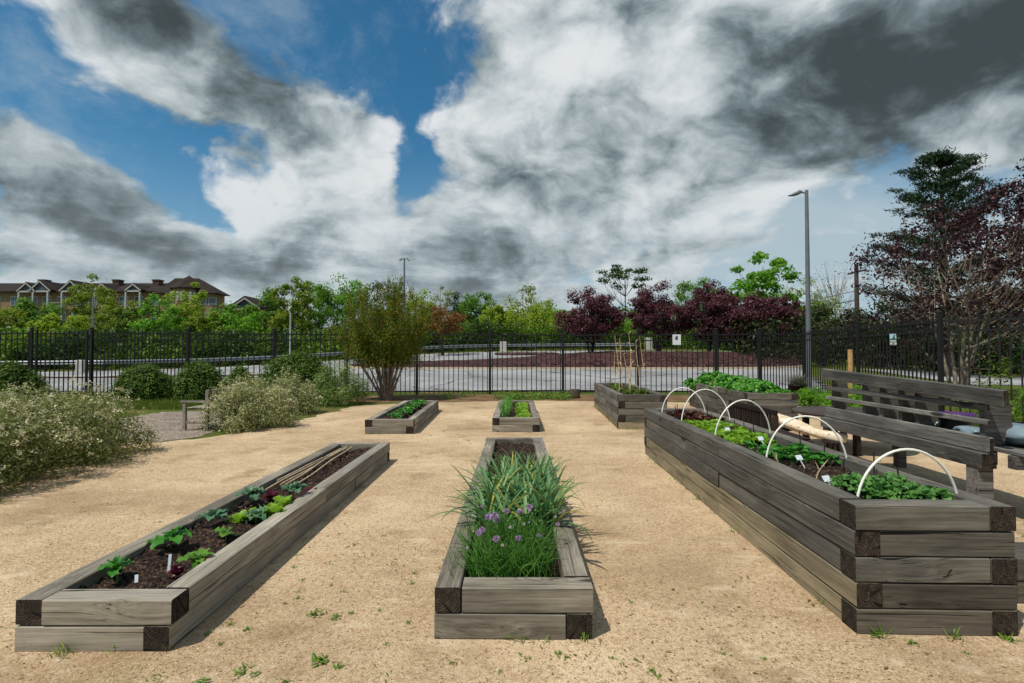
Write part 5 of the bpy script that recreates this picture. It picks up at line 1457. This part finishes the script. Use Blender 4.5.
# dead leaf litter and twigs on the gravel
n = 5200; yy = 1.9+rng.random(n)**1.4*13; xx = (rng.random(n)*2.2-1.1)*(yy+.5)
k = ~bed_block(xx, yy) & (xx > -6) & (xx < 9.5) & (np.sin(xx*1.9+np.sin(yy*1.3)*2)+np.sin(yy*2.3+xx)+rng.normal(0, .6, n) > .35); xx, yy = xx[k], yy[k]; n = len(xx)
nn = rand_unit(rng, n)*.45+np.array([0, 0, 1]); nn /= np.linalg.norm(nn, axis=1, keepdims=True)
o = leaf_obj('leaf_litter', leaf_quads(np.stack([xx, yy, np.full(n, .010)], -1), nn, rng.uniform(.012, .04, n), rng.uniform(.004, .014, n), rng), leaf('dead_leaf', pal((92,66,42),(128,98,64),(150,126,84),(110,104,58)), 0.1, .9), None)
tag(o, 'dead leaf bits and twigs littering the gravel', 'leaf litter', kind='stuff')
# weeds: small rosettes through the gravel
mb = MB()
WP = [(323,657,1.3),(340,664,.8),(318,612,1.2),(338,615,.9),(352,611,.6),(300,596,.6),(305,578,.6),(345,590,.5),(246,668,1.0),(258,671,.7),(206,680,1.2),(290,678,.7),(410,620,.6),(388,640,.5),(416,572,.6),(413,582,.6),(296,566,.6),(380,608,.5),(250,627,.7),(232,622,.7),(224,641,.5),(212,631,.6),
      (630,600,.5),(612,655,.5),(655,672,.6),(720,650,.5),(700,600,.4),(650,668,.7),(760,655,.5),(560,650,.6),(905,640,.9),(1000,636,1.0),(960,650,.5),(840,660,.4),(455,660,.6),(500,668,.5),(530,655,.4)]
for (px, py, sc) in WP:
    Yg = EYE*512/(py-354)*1.0; xg = (px-512)/512*Yg
    r2 = np.random.default_rng(int(px*7+py))
    for q in range(int(10+14*sc)):
        curved_leaf(mb, (xg+r2.normal(0, .015*sc), Yg+r2.normal(0, .015*sc), .004), r2.uniform(0, 6.28), r2.uniform(.35, 1.35), .026*sc*r2.uniform(.5, 1.5), .008*sc, 1.1, 4, .2)
for q in range(900):
    Yg = 2.2+rng.random()**.8*14; xg = rng.uniform(-1.05, .95)*(Yg+.3)
    if xg < -5.5 or xg > 8.8 or bed_block(np.array([xg]), np.array([Yg]), .03)[0]: continue
    if math.sin(xg*1.3+2)+math.sin(Yg*.9+xg*.6)+rng.normal(0, .7) < .55: continue
    for w in range(rng.integers(4, 10)):
        curved_leaf(mb, (xg+rng.normal(0, .02), Yg+rng.normal(0, .02), .004), rng.uniform(0, 6.28), rng.uniform(.2, 1.2), rng.uniform(.012, .042), .007, 1.0, 3, .2)
for (bd, W_, L_) in ((bedL, .79, 4.62), (bedC, .832, 4.85), (bedR, .845, 4.95), (bedS1, .91, 4.0), (bedT1, .97, 4.3)):
    for q in range(17):
        sd = rng.integers(0, 3); lx = [-.02, W_+.02, rng.uniform(0, W_)][sd]; ly = rng.uniform(0, L_) if sd < 2 else -.02
        xg, Yg = inbed(bd, lx+rng.normal(0, .012), ly)
        for w in range(rng.integers(3, 11)):
            curved_leaf(mb, (xg+rng.normal(0, .02), Yg+rng.normal(0, .02), .004), rng.uniform(0, 6.28), rng.uniform(.5, 1.45), rng.uniform(.025, .09), .006, .8, 3, .2)
tag(mb.build('weeds', leaf('leaf_weed', pal((74,112,34),(104,140,46),(136,150,62)), .3)), 'small green weeds sprouting through the gravel', 'weeds', kind='stuff')
# grass beyond the court and weeds along the fence foot
def grass_patch(name, label, areas, n, h, seed, cols):
    r2 = np.random.default_rng(seed); V = []
    tot = sum(a[4] for a in areas)
    for (xa_, xb_, ya_, yb_, wgt) in areas:
        m = int(n*wgt/tot); x = r2.uniform(xa_, xb_, m); y = r2.uniform(ya_, yb_, m)
        p = np.stack([x, y, terrain(x, y)+h*.4*r2.uniform(.5, 1.3, m)], -1)
        nn = rand_unit(r2, m); nn[:, 2] *= .2; nn /= np.linalg.norm(nn, axis=1, keepdims=True)
        V.append(leaf_quads(p, nn, h*r2.uniform(.6, 1.4, m), h*.14, r2, .05, np.tile(np.array([0, 0, 1.0]), (m, 1))))
    return tag(leaf_obj(name, np.concatenate(V), leaf(name+'_blade', cols, .35), None), label, name, kind='stuff')
grass_patch('grass', 'green grass growing between the hedge and the fence', [(-15, -8.2, 13.6, 17.6, 5), (-10, -6.8, 13.9, 15.4, 2), (-22, -15, 12, 17.6, 3), (8.5, 12, 9, 17, 2)], 26000, .12, 811, pal((70,94,28),(102,120,40),(136,140,62)))
r2 = np.random.default_rng(820); V = []
for k in range(120):
    t = r2.random(); cx = -3.2+13*t; cy = 17.2+r2.normal(0, .35)
    if cx > 9: continue
    if math.sin(cx*2.1)+math.sin(cx*.9+1)+r2.normal(0, .5) < .1: continue
    n = 130; d = rand_unit(r2, n)*np.array([.22, .2, .14])*r2.uniform(.5, 1.3); p = np.array([cx, cy, .08])+d; p[:, 2] = np.abs(p[:, 2])
    nn = d*3+rand_unit(r2, n)*.6+np.array([0, 0, .4]); nn /= np.linalg.norm(nn, axis=1, keepdims=True)
    V.append(leaf_quads(p, nn, .055*r2.uniform(.7, 1.3, n), .03, r2))
tag(leaf_obj('weeds', np.concatenate(V), leaf('leaf_fence_weed', pal((74,112,34),(100,140,44),(130,156,62)), .35), None), 'low green weeds along the foot of the iron fence', 'weeds', kind='stuff')

# ------------------------------------------------------------------ camera
cam_d = bpy.data.cameras.new('camera'); cam = bpy.data.objects.new('camera', cam_d); COL.objects.link(cam)
cam_d.sensor_width = 36; cam_d.lens = 18; cam_d.clip_end = 5000; cam_d.clip_start = .05
cam.location = (0, 0, EYE); cam.rotation_euler = (R(90)+math.atan(12.5/512), 0, 0)
SC.camera = cam

# ------------------------------------------------------------------ sun and sky
to_sun = Vector((-0.36, -0.30, 0.88)).normalized()
sun_d = bpy.data.lights.new('sun', 'SUN'); sun = bpy.data.objects.new('sun', sun_d); COL.objects.link(sun)
sun_d.energy = 4.1; sun_d.angle = R(0.9); sun_d.color = (1.0, .95, .87)
sun.rotation_euler = to_sun.to_track_quat('Z', 'Y').to_euler()

W = bpy.data.worlds.new('World'); SC.world = W; W.use_nodes = True
t = NT(W.node_tree)
for n in list(t.N): t.N.remove(n)
out = t.node('ShaderNodeOutputWorld')
sky = t.node('ShaderNodeTexSky', sky_type='NISHITA'); sky.sun_disc = False
sky.sun_elevation = math.asin(to_sun.z); sky.sun_rotation = math.atan2(to_sun.x, to_sun.y)
sky.air_density = 1.0; sky.dust_density = 0.4; sky.ozone_density = 2.5
d = t.node('ShaderNodeTexCoord').outputs['Generated']
x, y, z = t.sep(d)
# directions, flattened a little so that clouds lie in layers
Q = t.comb(x, y, z*1.55)
wv = t.vmath('SUBTRACT', t.noise(Q, 2.6, 3, .5, True), (0.5, 0.5, 0.5))
Q2 = t.vmath('ADD', Q, t.vmath('SCALE', wv, 0.26))
nA = t.noise(Q2, 2.5, 12, .60)
nB = t.noise(t.vmath('ADD', Q2, (-0.055, -0.03, 0.10)), 2.5, 9, .58)     # shifted toward the sun: self shading
nC = t.noise(Q2, 9.0, 8, .62)
def puffs(vec, sc):
    n = t.node('ShaderNodeTexVoronoi', feature='SMOOTH_F1'); t.L.new(vec, n.inputs['Vector'])
    n.inputs['Scale'].default_value = sc; n.inputs['Smoothness'].default_value = .35
    return S(W.node_tree, n.outputs['Distance'])
Q3 = t.vmath('ADD', Q2, t.vmath('SCALE', t.vmath('SUBTRACT', t.noise(Q, 9.0, 5, .6, True), (0.5, 0.5, 0.5)), 0.09))
pf = (0.5 - puffs(Q3, 7.0))*0.22 + (0.5 - puffs(Q3, 16.0))*0.13 + (0.5 - puffs(Q3, 36.0))*0.06
ya = y.fn('ABSOLUTE').fn('MAXIMUM', 0.06)
w1 = t.sep(wv)
gx = x/ya + w1[0]*0.22; gz = z/ya + w1[2]*0.22
def blob(px, py, rx, ry, ang=0.0):
    cx, cz = (px-512)/512, (354-py)/512
    a = R(-ang); c, s = math.cos(a), math.sin(a)
    u = (gx-cx)*(c*512/rx) + (gz-cz)*(s*512/rx)
    v = (gx-cx)*(-s*512/ry) + (gz-cz)*(c*512/ry)
    return ((u*u+v*v)*-1.0).fn('EXPONENT')
def total(lst):
    acc = None
    for (amp, *b) in lst:
        q = blob(*b)*amp; acc = q if acc is None else acc+q
    return acc
nH = t.noise(t.comb(x, y, z*5.0), 4.2, 9, .62)
lowc = (nH-.5)*z.fn('MAXIMUM', 0.0).smooth(.34, .14)
cov_bias = total([(-.24, 320, 8, 80, 36, 18), (-.30, 432, 62, 50, 80, 0), (-.28, 412, 165, 26, 40, 0), (-.30, 150, 176, 150, 15, 33), (-.22, 40, 90, 60, 20, 25), (-.14, 20, 25, 34, 40, 0), (-.05, 480, 30, 22, 40, 0),
                  (.34, 200, 75, 205, 66, 33), (.22, 350, 140, 64, 42, 25), (.36, 60, 205, 200, 58, 24), (.40, 240, 262, 320, 52, 5), (.26, 610, 60, 140, 150, 0), (.18, 500, 190, 70, 60, 0),
                  (.50, 930, 60, 240, 120, 0), (.35, 1010, 15, 70, 60, 0), (.10, 660, 180, 90, 50, 0), (-.03, 770, 235, 150, 50, 0), (-.10, 722, 95, 34, 60, 0), (.14, 560, 262, 120, 24, 0), (-.10, 960, 190, 120, 26, -20), (.10, 690, 225, 90, 24, 0)])
dark_bias = total([(.52, 920, 68, 165, 82, -4), (.42, 800, 128, 70, 38, 14), (.16, 60, 205, 110, 22, 22), (.30, 200, 236, 130, 18, 10), (.34, 490, 245, 60, 15, 0), (.20, 330, 258, 90, 14, 0), (.26, 170, 5, 50, 50, 40), (.16, 275, 105, 50, 22, 40),
                   (.06, 630, 165, 70, 22, 0), (.30, 1040, 40, 60, 110, 0), (.16, 650, 10, 60, 40, 0), (-.25, 695, 70, 44, 90, 10), (.16, 325, 170, 40, 20, 30), (-.20, 540, 150, 60, 60, 20), (-.2, 110, 60, 60, 36, 30), (-.15, 390, 150, 40, 30, 0), (-.24, 740, 220, 150, 30, 0), (-.2, 590, 60, 50, 40, 0), (.15, 60, 262, 120, 12, 0), (.22, 720, 245, 60, 10, 0)])
dens = (nA-.5)*1.5 + (nC-.5)*0.26 + 0.5 + pf + cov_bias + lowc*0.55
cov = dens.smooth(.455, .645)
shade = (dens - .62)*0.60 + (nB-nA)*2.5 + (nC-.5)*0.95 - pf*2.7 + lowc*1.1 + dark_bias + 0.20
shd = shade.smooth(-.20, 1.0)
wisp = t.noise(t.vmath('ADD', Q2, (3.0, 1.0, 2.0)), 4.0, 9, .66)
cloud = t.ramp(shd, [(0.0, (.78,.81,.83,1)), (.25, (.56,.62,.645,1)), (.5, (.37,.435,.46,1)), (.75, (.185,.24,.262,1)), (1.0, (.058,.077,.084,1))])
el = z.fn('MAXIMUM', 0.0)
veil = el.smooth(.40, .0)
cloud2 = t.mix(veil*(1.0-shd*.5)*.55, cloud, (.50,.585,.63,1))
veil_r = blob(800, 235, 230, 70, 0)*.8
thin = (wisp.smooth(.46, .74)*.40 + veil*.55 + veil_r).fn('MINIMUM', .92)
b1 = t.node('ShaderNodeBackground'); b1.inputs[1].default_value = .10
tint = t.mix(1.0, sky.outputs[0], (.34, .86, .98, 1), 'MULTIPLY')
t.L.new(tint, b1.inputs[0])
b2 = t.node('ShaderNodeBackground'); b2.inputs[0].default_value = (.46,.565,.62,1)
m1 = t.node('ShaderNodeMixShader'); t.set(m1.inputs[0], thin); t.L.new(b1.outputs[0], m1.inputs[1]); t.L.new(b2.outputs[0], m1.inputs[2])
b3 = t.node('ShaderNodeBackground'); t.L.new(cloud2, b3.inputs[0])
m2 = t.node('ShaderNodeMixShader'); t.set(m2.inputs[0], cov); t.L.new(m1.outputs[0], m2.inputs[1]); t.L.new(b3.outputs[0], m2.inputs[2])
t.L.new(m2.outputs[0], out.inputs[0])

W.cycles.sampling_method = 'MANUAL'; W.cycles.sample_map_resolution = 256
vs_ = SC.view_settings
vs_.view_transform = 'Standard'; vs_.look = 'None'; vs_.exposure = -0.05; vs_.gamma = 1.0; vs_.use_curve_mapping = False
SC.cycles.use_denoising = True
SC.cycles.max_bounces = 6; SC.cycles.transmission_bounces = 3
